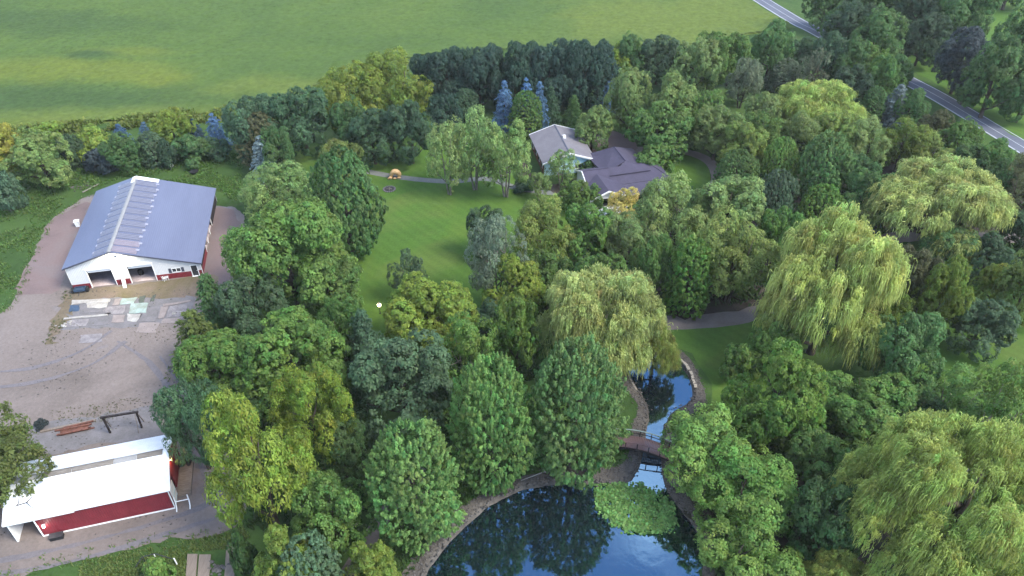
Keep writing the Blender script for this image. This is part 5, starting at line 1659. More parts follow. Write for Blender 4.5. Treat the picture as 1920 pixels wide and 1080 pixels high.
# --- mass in the middle
row('soft', 1192, 1334, 330, 486, 'soft', 'broadleaf_tree', 'large pale green feathery tree right of the golden autumn tree', GT, 1.0)
row('round', 1286, 1434, 322, 472, 'soft', 'broadleaf_tree', 'broad light green tree on the crest of the middle wood', GT, 1.05)
row('soft', 1304, 1456, 392, 570, 'olive', 'broadleaf_tree', 'olive yellow drooping tree above the garden drive', GT, 1.15)
row('round', 1420, 1500, 386, 500, 'mid', 'broadleaf_tree', 'mid green tree behind the left side of the middle willow', GT)
row('column', 1246, 1338, 446, 606, 'bright', 'broadleaf_tree', 'bright green upright tree at the edge of the garden drive', GT, .85)
row('soft', 1118, 1240, 398, 520, 'soft', 'broadleaf_tree', 'soft green tree below the golden autumn tree', GT, .8)
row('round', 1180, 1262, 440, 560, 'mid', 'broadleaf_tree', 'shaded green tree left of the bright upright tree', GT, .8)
row('round', 1052, 1156, 378, 500, 'leafy', 'broadleaf_tree', 'fresh green tree below the white porch gable', GT, 1.05)
row('soft', 964, 1088, 372, 510, 'olive', 'broadleaf_tree', 'olive tinged tree along the lower edge of the big lawn', GT, 1.0)
row('round', 872, 950, 382, 480, 'bluegreen', 'broadleaf_tree', 'dark bluish tree at the lawn corner', GT, .8)
row('airy', 872, 990, 398, 560, 'grey', 'birch_tree', 'grey green open crowned tree with pale stems beside the lawn', GT, 1.0)
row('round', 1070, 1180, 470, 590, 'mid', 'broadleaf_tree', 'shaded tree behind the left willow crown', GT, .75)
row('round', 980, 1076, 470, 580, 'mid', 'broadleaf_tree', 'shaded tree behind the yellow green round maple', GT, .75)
row('airy', 726, 800, 470, 560, 'bluegreen', 'broadleaf_tree', 'thin dark tree standing alone on the lower lawn', GT, .8)
row('bigleaf', 716, 894, 512, 672, 'yellow', 'maple_tree', 'broad yellow green maple beside the lit lamp post', GT, .85)
row('bigleaf', 906, 1024, 482, 610, 'yellow', 'maple_tree', 'smaller yellow green round maple right of the broad one', GT, .82)
row('round', 884, 962, 560, 640, 'dark', 'broadleaf_tree', 'dark tree between the two yellow green maples', GT, 1.2)
row('willow', 1006, 1244, 486, 712, 'willow', 'willow_tree', 'golden green willow hanging over the upper pool of the pond', GW, 1.0)
row('willow', 1180, 1276, 610, 710, 'willow2', 'willow_tree', 'small low willow at the head of the upper pool', GW, .8)
row('willow', 1436, 1682, 402, 682, 'willow', 'willow_tree', 'tall buff green willow beside the garden drive with pale dead branches', GW, .97)
row('round', 924, 1016, 556, 700, 'leafy', 'broadleaf_tree', 'fresh green tree left of the golden green willow', GT, .85)
row('airy', 810, 940, 584, 730, 'leafy', 'birch_tree', 'fresh green open tree with pale stems below the broad yellow maple', GT, 1.0)
row('pine', 640, 730, 580, 720, 'dark', 'conifer_tree', 'dark greyish conifer left of the bluish broad tree', GT, 1.25)
row('round', 652, 858, 616, 820, 'bluegreen', 'broadleaf_tree', 'broad bluish green tree behind the front pond maple', GT, .95)
row('maple', 684, 868, 788, 1016, 'maple', 'maple_tree', 'dense rounded maple foremost on the pond bank', GM, 1.0)
row('maple', 842, 1004, 670, 914, 'maple', 'maple_tree', 'tall pointed maple in the middle on the pond bank', GM, 1.05)
row('maple', 984, 1174, 636, 896, 'maple2', 'maple_tree', 'largest tall maple on the pond bank beside the footbridge', GM, 1.0)
# --- beside the yard
row('soft', 452, 586, 304, 420, 'soft', 'broadleaf_tree', 'pale feathery tree behind the back right corner of the barn', GY, .95)
row('round', 600, 684, 262, 350, 'olive', 'broadleaf_tree', 'olive round tree behind the tall dark cone by the lawn', GY, .85)
row('ball', 580, 714, 282, 478, 'deep', 'conifer_tree', 'tall dark cone with brownish tip between barn and lawn', GY, 1.05)
row('spruce', 566, 620, 372, 440, 'silver', 'spruce_tree', 'silvery conifer peeping between the big leafy tree and the dark cone', GS, .7)
row('bigleaf', 428, 652, 366, 590, 'leafy', 'broadleaf_tree', 'big leafy green tree nearest the right side of the barn', GY, 1.0)
row('round', 556, 680, 470, 600, 'mid', 'broadleaf_tree', 'green tree at the lawn edge behind the big leafy tree', GY, .85)
row('pine', 362, 440, 512, 640, 'deep', 'pine_tree', 'dark pine at the right corner of the concrete apron', GY, 1.0)
row('round', 406, 534, 508, 650, 'bluegreen', 'broadleaf_tree', 'blue green rounded tree below the big leafy tree', GY, .85)
row('soft', 590, 692, 560, 680, 'mid', 'broadleaf_tree', 'mid green tree at the lower end of the lawn', GY, .8)
row('pine', 318, 432, 580, 720, 'olive', 'pine_tree', 'olive dull pine at the edge of the gravel yard', GY, .62)
row('bigleaf', 334, 500, 606, 770, 'leafy', 'broadleaf_tree', 'left half of the wide green canopy beside the gravel yard', GY, .9)
row('bigleaf', 436, 644, 576, 770, 'leafy', 'broadleaf_tree', 'right half of the wide green canopy beside the gravel yard', GY, .92)
row('soft', 302, 424, 704, 880, 'dark', 'pine_tree', 'dark pine overhanging the far corner of the white roof', GY, 1.5)
row('round', 400, 500, 700, 800, 'deep', 'broadleaf_tree', 'dark green tree behind the yellow locust', GY)
row('locust', 384, 580, 736, 1000, 'lime', 'locust_tree', 'yellow green feathery locust beside the white roofed shed', GY, .9)
row('locust', 512, 662, 688, 880, 'lime', 'locust_tree', 'yellow green feathery locust behind the foremost one', GY, .8)
row('round', 548, 696, 880, 1040, 'mid', 'broadleaf_tree', 'shaded green tree right of the yellow green locust', GY, .95)
row('round', 590, 690, 780, 900, 'deep', 'broadleaf_tree', 'dark tree between the locusts and the front pond maple', GY, .9)
row('ball', 522, 640, 1000, 1136, 'bluegreen', 'maple_tree', 'bluish rounded maple cut by the bottom edge', GY, 1.1)
row('round', 474, 600, 992, 1130, 'ygreen', 'broadleaf_tree', 'yellow green tree behind the bluish maple at the bottom edge', GY, .9)
row('round', 640, 752, 1016, 1130, 'ygreen', 'broadleaf_tree', 'bright yellow green tree at the bottom edge beside the pond path', GY, .85)
row('soft', -170, 78, 772, 968, 'olive', 'broadleaf_tree', 'dark olive tree at the left edge reaching over the white roof', GY, .55)
row('shrub', 430, 480, 1000, 1080, 'deep', 'shrub', 'dark narrow shrub beside the boards at the bottom edge', GB, .8)
row('shrub', 64, 88, 784, 806, 'purple', 'shrub', 'small round dark bush above the reddish lumber pile', GB, 1.2)
row('shrub', 258, 326, 1048, 1110, 'leafy', 'shrub', 'weedy green shrub under the bent pipe frame', GB, 1.0)
# --- right of the pond
GP = 'trees on the right bank of the pond'
row('round', 1404, 1494, 596, 704, 'leafy', 'broadleaf_tree', 'fresh green tree below the garden drive beside the tall buff willow', GP, 1.05)
row('shrub', 1352, 1426, 640, 720, 'mid', 'shrub', 'green shrub on the pond lawn', GB, 1.0)
row('bigleaf', 1362, 1548, 648, 850, 'bright', 'broadleaf_tree', 'bright green broad tree above the feathery bank trees', GP, .82)
row('bigleaf', 1532, 1720, 684, 850, 'leafy', 'broadleaf_tree', 'green broad tree behind the huge foreground willow', GP, .95)
row('soft', 1240, 1436, 762, 938, 'leafy', 'broadleaf_tree', 'feathery green tree at the right end of the footbridge', GP, 1.2)
row('soft', 1300, 1490, 830, 1004, 'leafy', 'broadleaf_tree', 'feathery green tree next down the bank from the bridge end tree', GP, 1.15)
row('soft', 1312, 1506, 940, 1124, 'leafy', 'broadleaf_tree', 'feathery green tree lowest on the right bank', GP, 1.12)
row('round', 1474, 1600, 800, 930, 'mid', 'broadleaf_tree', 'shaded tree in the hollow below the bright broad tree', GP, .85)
row('round', 1486, 1620, 900, 1060, 'deep', 'broadleaf_tree', 'dark tree in the hollow beside the huge foreground willow', GP, .9)
row('round', 1580, 1690, 800, 900, 'mid', 'broadleaf_tree', 'small green tree at the upper left edge of the huge foreground willow', GP, .9)
row('round', 1618, 1760, 578, 740, 'deep', 'broadleaf_tree', 'dark olive rounded tree below the tall buff willow', GP, 1.15)
row('soft', 1600, 1700, 520, 640, 'ygreen', 'broadleaf_tree', 'yellow green spray of foliage at the foot of the tall buff willow', GP, .75)
row('round', 1660, 1758, 464, 596, 'brown', 'broadleaf_tree', 'brownish green tree right of the tall buff willow', GP, .8)
row('bigleaf', 1716, 1818, 488, 636, 'ygreen', 'broadleaf_tree', 'yellow tipped green tree right of the brownish one', GP, .72)
row('bigleaf', 1824, 1906, 496, 590, 'yellow', 'broadleaf_tree', 'small bright yellow tree near the right edge', GP, .75)
row('round', 1780, 1900, 552, 668, 'bluegreen', 'broadleaf_tree', 'dark bluish tree below the small bright yellow tree', GP, .8)
row('round', 1880, 1980, 460, 610, 'olive', 'broadleaf_tree', 'olive tree at the right edge beside the small bright yellow tree', GP, 1.0)
row('round', 1730, 1830, 420, 510, 'deep', 'broadleaf_tree', 'dark green tree below the large right willow', GP, 1.1)
row('round', 1806, 1900, 440, 530, 'bluegreen', 'broadleaf_tree', 'bluish green tree right of the dark one below the large right willow', GP, .7)
row('airy', 1700, 1860, 684, 830, 'mid', 'broadleaf_tree', 'hazy open green tree above the huge foreground willow', GP, .95)
row('airy', 1800, 1960, 670, 880, 'leafy', 'broadleaf_tree', 'hazy open green tree at the right edge above the huge willow', GP, .85)
row('round', 1690, 1800, 740, 850, 'deep', 'broadleaf_tree', 'dark low tree between the hazy open trees and the huge willow', GP, .9)
row('big_willow', 1584, 1996, 796, 1140, 'willow2', 'willow_tree', 'huge yellow green weeping willow filling the lower right corner', GW, 1.0)
row('willow', 1506, 1640, 1036, 1160, 'willow2', 'willow_tree', 'small willow cut by the bottom edge beside the huge one', GW, .95)

# ------------------------------------------------------------------ small things of the place
def flat_rot(p, q):
    return math.atan2((q - p).y, (q - p).x)

def slab_thing(pts, h, mat_, label, name='concrete_slab', cat='slab', group='loose slabs on the concrete apron', z=.026, seed=0):
    rs = random.Random(seed)
    P = [at(*p) for p in pts]
    c = sum(P, Vector()) / len(P)
    out = []
    n = len(P)
    for i in range(n):
        a, b = P[i], P[(i + 1) % n]
        for t in (0, .35, .7):
            q = a.lerp(b, t) - c
            out.append((q.x + rs.gauss(0, .07), q.y + rs.gauss(0, .07)))
    ar = sum(out[i - 1][0] * out[i][1] - out[i][0] * out[i - 1][1] for i in range(len(out)))
    if ar < 0:
        out.reverse()
    k = len(out)
    mb = MB().poly([(x, y, 0) for x, y in out] + [(x, y, h) for x, y in out], [tuple(range(k))[::-1], tuple(range(k, 2 * k))] + [(i, (i + 1) % k, k + (i + 1) % k, k + i) for i in range(k)])
    o = mb.build(name, mat_)
    o.location = (c.x, c.y, z)
    tag(o, label, cat, group)
    return o
S = slab_thing
S([(134, 564), (208, 560), (206, 567), (134, 572)], .09, M['pale_slab'], 'long white crusted slab edge nearest the left open bay', seed=1)
S([(162, 566), (206, 563), (200, 577), (164, 578)], .06, M['pale_slab'], 'cream broken slab joined below the long white edge', seed=2)
S([(216, 562), (228, 560), (222, 572), (212, 573)], .06, M['pink_slab'], 'small pinkish slab right of the cream broken one', seed=3)
S([(246, 570), (278, 568), (274, 588), (242, 588)], .08, M['teal_slab'], 'whitish green slab in the middle of the apron', seed=4)
S([(240, 588), (266, 589), (256, 604), (238, 603)], .05, M['pale_slab'], 'pale narrow slab below the whitish green one', seed=5)
S([(266, 585), (298, 584), (292, 603), (258, 604)], .05, M['grey_slab'], 'dark grey square slab right of the pale narrow one', seed=6)
S([(302, 576), (315, 575), (308, 597), (297, 597)], .07, M['pink_slab'], 'pinkish upright slab at the right part of the apron', seed=7)
S([(212, 592), (234, 591), (232, 605), (210, 606)], .06, M['pink_slab'], 'pale pink square slab low on the apron', seed=8)
S([(121, 597), (202, 589), (202, 592), (121, 600)], .10, M['pale_slab'], 'long thin white kerb strip lying across the apron', 'kerb_strip', 'kerb', seed=9)
S([(131, 573), (150, 571), (148, 583), (130, 585)], .04, M['blue_paint'], 'dull blue tarp sheet beside the long white slab edge', 'tarp_sheet', 'tarp', seed=10)
S([(306, 571), (358, 563), (358, 566), (306, 575)], .07, M['pink_slab'], 'long pinkish kerb strip towards the dark pine', 'kerb_strip', 'kerb', seed=11)
S([(228, 560), (258, 558), (250, 570), (224, 572)], .03, M['teal_slab'], 'thin greenish slab above the whitish green one', seed=12)
S([(262, 556), (273, 555), (270, 567), (259, 568)], .05, M['olive_grate'], 'dark green grate lying left of its twin before the right bay', 'floor_grate', 'grate', 'dark grates', .034, 13)
S([(286, 554), (293, 553), (289, 565), (282, 566)], .05, M['olive_grate'], 'dark green grate narrower than its twin before the right bay', 'floor_grate', 'grate', 'dark grates', .034, 14)
S([(150, 592), (208, 586), (205, 590), (150, 596)], .04, M['grey_slab'], 'grey stained slab strip above the long thin white kerb', seed=15)

S([(150, 577), (196, 574), (194, 585), (148, 588)], .035, M['grey_slab'], 'wide grey slab between the dull blue tarp and the whitish green slab', seed=21)
S([(198, 576), (236, 573), (232, 588), (196, 590)], .04, M['mottled_slab'], 'mottled grey slab left of the whitish green slab', seed=22)
S([(318, 574), (352, 570), (346, 592), (312, 596)], .03, M['mottled_slab'], 'mottled mauve slab at the right end of the apron', seed=23)
S([(126, 602), (166, 599), (162, 612), (122, 613)], .03, M['mottled_slab'], 'mottled slab below the left end of the long thin white kerb', seed=24)
S([(168, 598), (206, 595), (203, 609), (166, 611)], .03, M['grey_slab'], 'grey slab left of the pale pink square slab', seed=25)
S([(262, 606), (300, 605), (292, 624), (254, 624)], .03, M['pink_slab'], 'dull pinkish slab sunk in gravel below the dark grey square slab', seed=26)
S([(152, 628), (192, 626), (190, 642), (148, 643)], .02, M['mottled_slab'], 'mottled pale slab sunk in the yard below the apron', seed=27)
S([(306, 598), (342, 596), (338, 606), (302, 608)], .03, M['pink_slab'], 'narrow pinkish slab below the pinkish upright slab', seed=28)

def rubble(px_, n, r, mat_, label, seed):
    rs = random.Random(seed)
    p = at(*px_)
    t = thing('rubble_heap', (p.x, p.y, .03), 0, label, 'rubble', 'heaps of rubble')
    for i in range(n):
        c = (rs.gauss(0, r), rs.gauss(0, r * .6), .05)
        q = rs.uniform(.1, .26)
        MB().blob(c, (q * 1.3, q, q * .6), seed * 31 + i, .25, 4, 6).build('stone', mat_, t)
rubble((120, 610), 14, .5, M['pale_slab'], 'small heap of white rubble at the left corner of the apron', 1)
rubble((330, 588), 7, .4, M['pale_slab'], 'few white rubble bits beside the pinkish upright slab', 2)
rubble((152, 352), 16, 1.1, M['stone'], 'grey rubble in the grass behind the back left barn corner', 3)

def chair(px_, rz, label):
    p = at(*px_)
    t = thing('plastic_chair', p, rz, label, 'chair', 'white chairs by the barn')
    w = M['white_paint']
    MB().box(-.24, .24, -.22, .24, .42, .46).build('seat', w, t)
    mb = MB()
    slab(mb, (-.24, .22, .46), (.24, .22, .46), (.24, .32, .92), (-.24, .32, .92), .04)
    mb.build('backrest', w, t)
    for x in (-.22, .22):
        for y in (-.2, .22):
            MB().bar((x * 1.1, y * 1.1, 0), (x, y, .42), .05).build('leg', w, t)
        MB().bar((x * 1.15, -.2, .64), (x * 1.15, .26, .66), .05).build('armrest', w, t)
chair((309, 525.5), 2.6, 'white plastic chair at the red wainscot, left of its pair')
chair((314, 524), 3.5, 'white plastic chair at the red wainscot, right of its pair')

b0, b1 = at(240, 538), at(234, 534)
t = MB().bar((0, -.55, 0), (0, .25, 1.75), .55, .05).build('white_board', M['white_paint'])
p = local(barn, 7.9, -.55)
t.location = p
t.rotation_euler = (0, 0, .21)
tag(t, 'white board leaning on the wall between the two open bays', 'board')

def cart():
    p = local(barn, 1.15, -.75)
    t = thing('cart', p, .21, 'dull blue cart on two black wheels at the left corner of the barn', 'cart')
    mb = MB().box(-.85, .85, -.5, .5, .42, .5).box(-.85, .85, -.5, -.45, .5, .8).box(-.85, .85, .45, .5, .5, .8).box(-.85, -.8, -.45, .45, .5, .8).box(.8, .85, -.45, .45, .5, .8)
    mb.build('tray', M['blue_paint'], t)
    for x in (-1.12, 1.12):
        m = MB().lathe([(.12, -.13), (.44, -.13), (.48, -.06), (.48, .06), (.44, .13), (.12, .13)], 16)
        m.v = [(z, y, x_ + .48) for x_, y, z in m.v]
        o = m.build('wheel', M['black'], t)
        o.location = (x, 0, 0)
    MB().bar((-1.1, 0, .46), (1.1, 0, .46), .07).build('axle', M['dark_metal'], t)
    MB().bar((0, -.5, .46), (0, -1.4, .3), .07).build('drawbar', M['dark_metal'], t)
cart()

p = local(barn, 9.9, 2.2)
t = thing('barrel', (p.x, p.y, .05), 0, 'black barrel standing just inside the right open bay', 'barrel')
MB().lathe([(.36, 0), (.40, .1), (.42, .45), (.40, .8), (.36, .92)], 14).build('drum', M['black'], t, smooth=False)
MB().lathe([(.30, .925), (.30, .95), (.06, .955)], 14).build('lid', M['dark_metal'], t)

def tub(px_, label, r=.55, rim='white_paint', body='black'):
    p = at(*px_)
    t = thing('tub', p, 0, label, 'tub', 'tubs behind the barn')
    MB().lathe([(r * .8, 0), (r, .5)], 16).build('bowl', M[body], t)
    MB().lathe([(r, .502), (r * 1.08, .505), (r * 1.08, .56), (r, .565)], 16).build('rim', M[rim], t)
tub((321, 315), 'white rimmed tub in the grass behind the barn')
tub((365, 325), 'larger black tub in the grass behind the barn', .8, 'black', 'dark_metal')

a, b = at(155, 362), at(186, 346)
o = MB().tube([(0, 0, .14), tuple(b - a + Vector((0, 0, .16)))], [.13, .10], 8).build('pole', M['pale_bark'])
o.location = a
tag(o, 'pale pole lying in the grass behind the back left barn corner', 'pole')
p = at(147, 424)
t = thing('feed_bin', p, .3, 'small white bin against the left side of the barn', 'bin')
MB().hexa([(-.3, -.3, 0), (.3, -.3, 0), (.3, .3, 0), (-.3, .3, 0)], [(-.4, -.4, 1.1), (.4, -.4, 1.1), (.4, .4, 1.1), (-.4, .4, 1.1)]).build('body', M['white_paint'], t)
MB().box(-.44, .44, -.44, .44, 1.103, 1.18).build('lid', M['white_paint'], t)

# timber frame behind the shed
def frame():
    P = at(206, 811)
    Q = at(268, 801)
    d = Q - P
    L = d.length
    t = thing('timber_frame', P, flat_rot(P, Q), 'dark timber goal shaped frame standing behind the white roofed shed', 'frame')
    H = 2.9
    MB().bar((-.25, 0, H), (L + .25, 0, H), .24).build('beam', M['dark_wood'], t)
    MB().bar((.1, -.1, 0), (0, 0, H - .12), .2).build('leg', M['dark_wood'], t)
    MB().bar((L - .1, -.1, 0), (L, 0, H - .12), .2).build('leg', M['dark_wood'], t)
    MB().bar((0, 1.0, 0), (0, .1, H - .2), .1).build('stay', M['grey_wood'], t)
    MB().bar((L, 1.0, 0), (L, .1, H - .2), .1).build('stay', M['grey_wood'], t)
    MB().bar((L - .35, -1.0, 0), (L - .2, -.05, H - .12), .06).build('stay', M['grey_wood'], t)
frame()

def lumber():
    c = at(140, 806)
    t = thing('lumber_pile', c, .30, 'pile of reddish lumber lying behind the white roofed shed', 'lumber')
    rs = random.Random(5)
    for k in range(9):
        lv, q = k // 4, k % 4
        y = -.55 + q * .36 + rs.uniform(-.08, .08)
        ln = rs.uniform(1.7, 2.3)
        sh = rs.uniform(-.4, .5)
        MB().bar((-ln + sh, y + rs.uniform(-.15, .15), .08 + lv * .13), (ln + sh, y + rs.uniform(-.2, .2), .08 + lv * .13), .24, .11).build('plank', M['red_wood'], t)
    c = at(128, 800)
    o = MB().bar((-3.3, 0, .14), (3.4, 0, .16), .34, .2).build('beam', M['tan_wood'])
    o.location = c
    o.rotation_euler = (0, 0, .30)
    tag(o, 'long tan beam lying along the top of the reddish lumber pile', 'beam')
lumber()

# white pipe rack at the shed's right end, and the scrap there
def rack():
    c = at(345, 948)
    t = thing('pipe_rack', c, .27, 'white bent pipe hay rack standing beside the right gable of the shed', 'rack')
    w = M['white_paint']
    for x in (-.75, .75):
        pts = [(x, -.75, .05), (x + .05, -.45, .35), (x + .05, -.1, .9), (x, .1, 1.7)]
        MB().tube(pts, .065, 8).build('hoop', w, t)
    MB().tube([(-.72, -.05, 1.05), (.78, -.05, 1.05)], .055, 8).build('crossbar', w, t)
rack()
def scrap():
    c = at(346, 866)
    t = thing('scrap_heap', c, .2, 'dark heap of farm scrap against the back of the shed gable', 'scrap heap')
    mb = MB()
    rs = random.Random(3)
    for i in range(9):
        mb.blob((rs.uniform(-.9, .9), rs.uniform(-.7, .7), rs.uniform(.15, .45)), (rs.uniform(.25, .5), rs.uniform(.2, .45), rs.uniform(.2, .4)), i, .25, 5, 8)
    mb.build('lumps', M['dark_metal'], t)
    MB().lathe([(.12, 0), (.42, 0), (.46, .1), (.42, .2), (.12, .2)], 16, (.7, -.3, .5)).build('tyre', M['black'], t)
    for k in range(2):
        MB().tube([(-1.2 + .28 * k, -.5, 0), (-1.5 + .28 * k, .35, 1.5)], .05, 6).build('pipe', M['white_paint'], t)
scrap()
o = MB().box(-.75, .75, -2.6, 2.6, 0, .22).build('ramp', M['grey_wood'])
p = local(shed, .95, 4.1)
o.location = p
o.rotation_euler = (0, 0, .27)
tag(o, 'low grey wooden platform along the right gable of the shed', 'platform')
o = MB().tube([(0, 0, .06), (.95, .42, .09)], [.08, .08], 8).build('pipe', M['white_paint'])
o.location = at(374, 865)
tag(o, 'short white pipe on the ground under the yellow green locust', 'pipe')
p = at(108, 1009)
t = thing('crate', p, .27, 'black crate at the foot of the red shed wall below the front lamp', 'crate')
MB().box(-.7, .7, -.32, .32, 0, .55).build('box', M['black'], t, bevel=.03)
MB().box(-.74, .74, -.36, .36, .553, .62).build('lid', M['dark_metal'], t)

# corner at the bottom edge: bent pipe frame and boards
def pipe_frame():
    P = at(254, 1064)
    t = thing('bent_pipe_rail', P, 0, 'bent dark pipe frame with white posts in weeds below the drive', 'frame')
    def rel(px_, py_, z):
        q = at(px_, py_, z) - P
        return (q.x, q.y, z)
    MB().tube([rel(254, 1064, .1), rel(266, 1045, .9), rel(290, 1038, 1.2), rel(324, 1048, 1.2)], .055, 8).build('rail', M['dark_metal'], t)
    a = rel(326, 1047, 1.25)
    MB().tube([a, (a[0] + .02, a[1] + .02, 0)], .07, 8).build('post', M['white_paint'], t)
    a = rel(289, 1040, 1.15)
    MB().tube([a, (a[0], a[1], 0)], .05, 8).build('post', M['white_paint'], t)
    a = rel(268, 1046, .85)
    MB().tube([a, (a[0], a[1], 0)], .05, 8).build('stay', M['dark_metal'], t)
pipe_frame()
for i, (x0, x1, y0, lab) in enumerate(((352, 371, 1040, 'tan wide board lying leftmost at the bottom edge'), (374, 396, 1041, 'tan wide board lying second at the bottom edge beside the leftmost'), (425, 444, 1024, 'tan wide board lying apart next to the dark narrow shrub'))):
    a, b, c, d = at(x0, y0), at(x1, y0), at(x1 - 6, 1120), at(x0 - 6, 1120)
    ctr = (a + b + c + d) / 4
    mb = MB().hexa([tuple(v - ctr) for v in (d, c, b, a)], [tuple(v - ctr + Vector((0, 0, .16))) for v in (d, c, b, a)])
    o = mb.build('board', M['tan_wood'], None, bevel=.015)
    o.location = ctr + Vector((0, 0, .02))
    tag(o, lab, 'board', 'wide boards at the bottom edge')
rubble((410, 1066), 26, .7, M['stone'], 'grey rubble between the wide boards at the bottom edge', 6)

# lit lamp post on the lawn
def lamp_post(base, h, label):
    t = thing('lamp_post', base, 0, label, 'lamp post')
    MB().lathe([(.14, 0), (.12, .12), (.06, .2), (.05, h - .3), (.09, h - .26)], 10).build('pole', M['dark_metal'], t)
    MB().lathe([(.06, h - .25), (.24, h - .15), (.28, h + .1), (.2, h + .3), (.05, h + .36)], 12).build('globe', M['warm_lamp'], t, smooth=True)
    MB().lathe([(.27, h + .31), (.1, h + .42), (.02, h + .46)], 10).build('cap', M['dark_metal'], t)
    ld = bpy.data.lights.new('lamp_light', 'POINT')
    ld.energy, ld.color, ld.shadow_soft_size = 38, (1, .82, .5), .3
    lo = bpy.data.objects.new('lamp_light', ld)
    COL.objects.link(lo)
    lo.parent = t
    lo.location = (0, 0, h + .8)
p = at(713, 588)
lamp_post(p, 1.75, 'lit lamp post with warm globe at the edge of the lower lawn')

# sculpture by the footpath
def sculpture():
    p = at(741, 334)
    t = thing('sculpture', p, .15, 'pale orange humped animal shaped sculpture on the lawn beside the footpath', 'sculpture')
    m = M['tan_fibre']
    mb = MB()
    arc = []
    for k in range(9):
        q = k / 8
        an = math.pi * (1.02 - 1.0 * q)
        arc.append((.1 + .85 * math.cos(an), .1 * math.sin(q * 3), .35 + 1.15 * math.sin(an) * (1 - .12 * q)))
    mb.tube(arc, [.26, .36, .46, .54, .58, .58, .54, .48, .34], 12)
    mb.build('body', m, t, smooth=True)
    MB().blob((-.95, -.35, .34), (.42, .32, .30), 2, .06, 8, 12).build('head', m, t, smooth=True)
    MB().blob((-1.28, -.42, .26), (.22, .2, .17), 3, .05, 7, 10).build('snout', m, t, smooth=True)
    MB().blob((.75, -.32, .22), (.42, .26, .2), 4, .08, 7, 10).build('paw', m, t, smooth=True)
    MB().blob((-.1, -.42, .2), (.36, .24, .18), 5, .08, 7, 10).build('paw', m, t, smooth=True)
sculpture()

def fire_pit():
    p = at(730, 355)
    t = thing('fire_pit', p, 0, 'round dark fire pit ringed with stones on the lawn', 'fire pit')
    MB().lathe([(1.25, .0), (1.2, .035), (.6, .06)], 24).build('ash_bed', M['ash'], t)
    base = MB().blob((0, 0, 0), (1, 1, 1), 9, .12, 5, 8).mesh('stone')
    base.materials.append(M['grey_slab'])
    rs = random.Random(2)
    for k in range(18):
        a = 2 * math.pi * k / 18
        o = link('stone', base, t)
        o.location = (1.12 * math.cos(a), 1.12 * math.sin(a), .1)
        o.scale = (rs.uniform(.14, .2), rs.uniform(.14, .2), rs.uniform(.1, .15))
        o.rotation_euler = (0, 0, rs.uniform(0, 6))
    for k in range(4):
        an = k * 1.6
        MB().tube([(.5 * math.cos(an), .5 * math.sin(an), .08), (-.1 * math.cos(an), -.1 * math.sin(an), .38)], [.08, .06], 6).build('log', M['grey_wood'], t)
fire_pit()

# pole lying on the pond bank, bench on the terrace, poles across the road
a, b = at(977, 901, .1), at(1022, 885, .1)
t = thing('mooring_pole', (a.x, a.y, .1), 0, 'thin pale pole with a small head lying on the gravel pond bank', 'pole')
MB().tube([(0, 0, .02), tuple(b - a + Vector((0, 0, .1)))], .05, 7).build('shaft', M['pale_slab'], t)
MB().blob(tuple(b - a + Vector((.05, .02, .14))), (.24, .2, .18), 3, .15, 6, 8).build('head', M['pale_slab'], t)
p = at(1125, 409)
t = thing('bench', p, .2, 'white garden bench on the dark terrace below the porch', 'bench')
for k in range(4):
    MB().box(-.9, .9, -.25 + k * .13, -.15 + k * .13, .42, .46).build('slat', M['white_paint'], t)
for k in range(3):
    MB().box(-.9, .9, .28, .32, .55 + k * .14, .65 + k * .14).build('slat', M['white_paint'], t)
for x in (-.8, .8):
    MB().box(x - .04, x + .04, -.24, -.16, 0, .415).build('leg', M['white_paint'], t)
    MB().box(x - .04, x + .04, .21, .275, 0, .95).build('leg', M['white_paint'], t)
p = at(1655, 104)
t = thing('utility_pole', p, 0, 'short white topped pole between the dark roadside trees', 'pole', 'poles along the road')
MB().lathe([(.14, 0), (.10, 5.5)], 8).build('mast', M['concrete'], t)
MB().box(-.45, .45, -.3, .3, 4.6, 5.9).build('box', M['white_paint'], t)
p = at(1748, 134)
t = thing('utility_pole', p, 0, 'slim grey pole on the shaded lawn across the road', 'pole', 'poles along the road')
MB().tube([(0, 0, 0), (.4, .2, 7.5)], [.15, .1], 8).build('mast', M['concrete'], t)
MB().bar((-.6, .2, 6.9), (1.3, .2, 6.9), .1).build('crossarm', M['grey_wood'], t)

# bare branches over the shed and in the buff willow
def branches(base, tips, r, mat_, label):
    t = thing('dead_branch', base, 0, label, 'branch', 'dead branches')
    for i, (pts) in enumerate(tips):
        n = len(pts)
        MB().tube(pts, [r * (1 - .8 * k / (n - 1)) for k in range(n)], 6).build('limb', mat_, t)
q = at(22, 960, 4.15)
branches(q, [[(0, 0, .03), (.5, .9, .45), (.2, 2.0, .95), (.6, 3.1, 1.5)], [(.3, .6, .3), (1.4, .9, .5), (2.3, .3, .35), (2.9, .4, .5)], [(.3, 1.6, .8), (-.5, 2.2, 1.1)], [(1.4, .9, .5), (1.9, 1.7, .8)]], .06, M['dark_wood'], 'dark bare branch lying over the lower left of the white roof')
c = at(1530, 545, 5.5)
branches(c, [[(0, 0, 0), (-.9, -1.5, .4), (-2.2, -2.2, .2), (-3.6, -2.4, .1)], [(-.4, -.8, .2), (.2, -2.0, 1.6), (.3, -2.4, 3.4)], [(-1.2, -1.7, .3), (-3.2, -1.4, 1.0), (-4.6, -1.6, 1.6)], [(-2.2, -2.2, .2), (-3.0, -3.0, -.2), (-4.3, -3.2, -.4)], [(0, -1.9, .9), (1.6, -2.6, .8), (2.3, -2.8, .5)]], .13, M['pale_bark'], 'pale dead branches showing in the tall buff green willow')

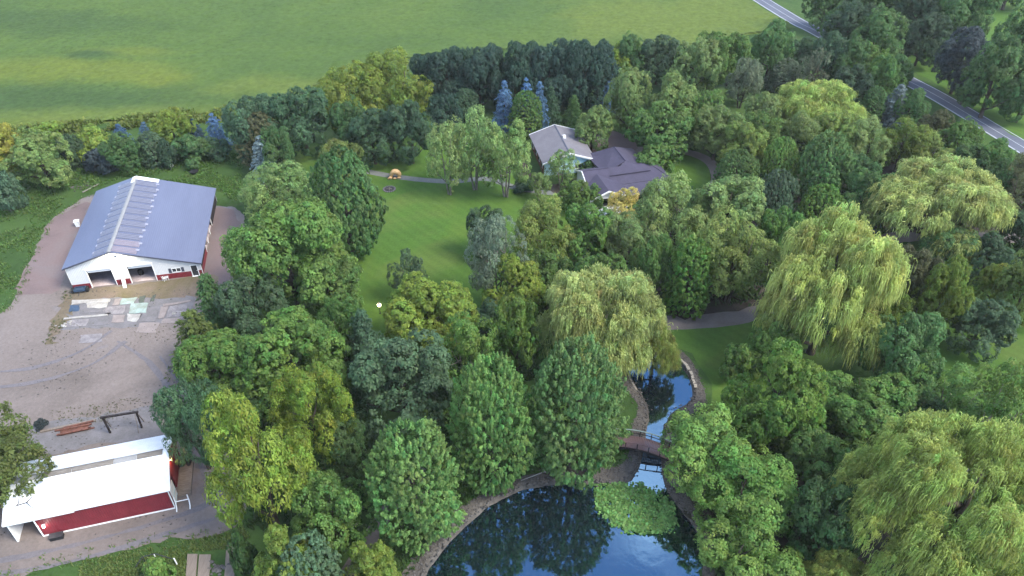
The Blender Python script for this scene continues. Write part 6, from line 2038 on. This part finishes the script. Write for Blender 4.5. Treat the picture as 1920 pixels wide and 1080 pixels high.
# ------------------------------------------------------------------ lily pads
def lilies():
    rng = np.random.default_rng(9)
    ring = ring_split([at(*p, WATER_Z) for p in [(1118, 912), (1150, 906), (1190, 912), (1232, 930), (1260, 950), (1266, 974), (1250, 998), (1220, 1000), (1185, 995), (1150, 975), (1122, 948)]], 7, .8, .12)
    xs, ys = [p[0] for p in ring], [p[1] for p in ring]
    n0 = 9000
    x, y = rng.uniform(min(xs), max(xs), n0), rng.uniform(min(ys), max(ys), n0)
    ok = inside_ring(ring, x + rng.normal(0, .5, n0), y + rng.normal(0, .5, n0)) & (np.sin(x * 2.1 + np.sin(y * 1.7)) + np.sin(y * 2.6 + np.sin(x * 1.3)) > rng.uniform(-2.2, -.3, n0))
    x, y = x[ok], y[ok]
    n = len(x)
    r = rng.uniform(.07, .19, n)
    ang = np.linspace(.25, 2 * np.pi - .25, 8)
    th = rng.uniform(0, 6.3, n)
    lift = np.where(rng.random(n) < .75, rng.uniform(.05, .26, n), .02)
    tilt = rng.normal(0, .4, (n, 2))
    V = np.empty((n, 8, 3))
    for k in range(8):
        dx, dy = np.cos(th + ang[k]) * r, np.sin(th + ang[k]) * r
        V[:, k, 0], V[:, k, 1] = x + dx, y + dy
        V[:, k, 2] = WATER_Z + lift + np.where(lift > .05, dx * tilt[:, 0] + dy * tilt[:, 1] + .12 * r, 0) + rng.uniform(0, .006, n)
    F = np.arange(n * 8).reshape(n, 8)
    tone = np.repeat(np.clip(rng.normal(1, .26, n), .5, 1.7), 8)
    hue = np.repeat(rng.normal(.5, .015, n), 8)
    o = link('lily_pads', quads('lily_pads', V.reshape(-1, 3), F, M['leaf'], {'tone': tone, 'hue': hue}))
    o.color = (.150, .290, .080, 1)
    tag(o, kind='stuff')
lilies()

# ------------------------------------------------------------------ the air
def haze():
    o = MB().box(-330, 330, -30, 470, -2.2, 76.5).build('haze', None)
    m = bpy.data.materials.new('haze')
    m.use_nodes = True
    n, l = m.node_tree.nodes, m.node_tree.links
    n.clear()
    out = n.new('ShaderNodeOutputMaterial')
    v = n.new('ShaderNodeVolumePrincipled')
    v.inputs['Color'].default_value = (1.0, .985, .96, 1)
    v.inputs['Density'].default_value = 0.00009
    l.new(v.outputs['Volume'], out.inputs['Volume'])
    o.data.materials.append(m)
    tag(o, kind='stuff')
haze()
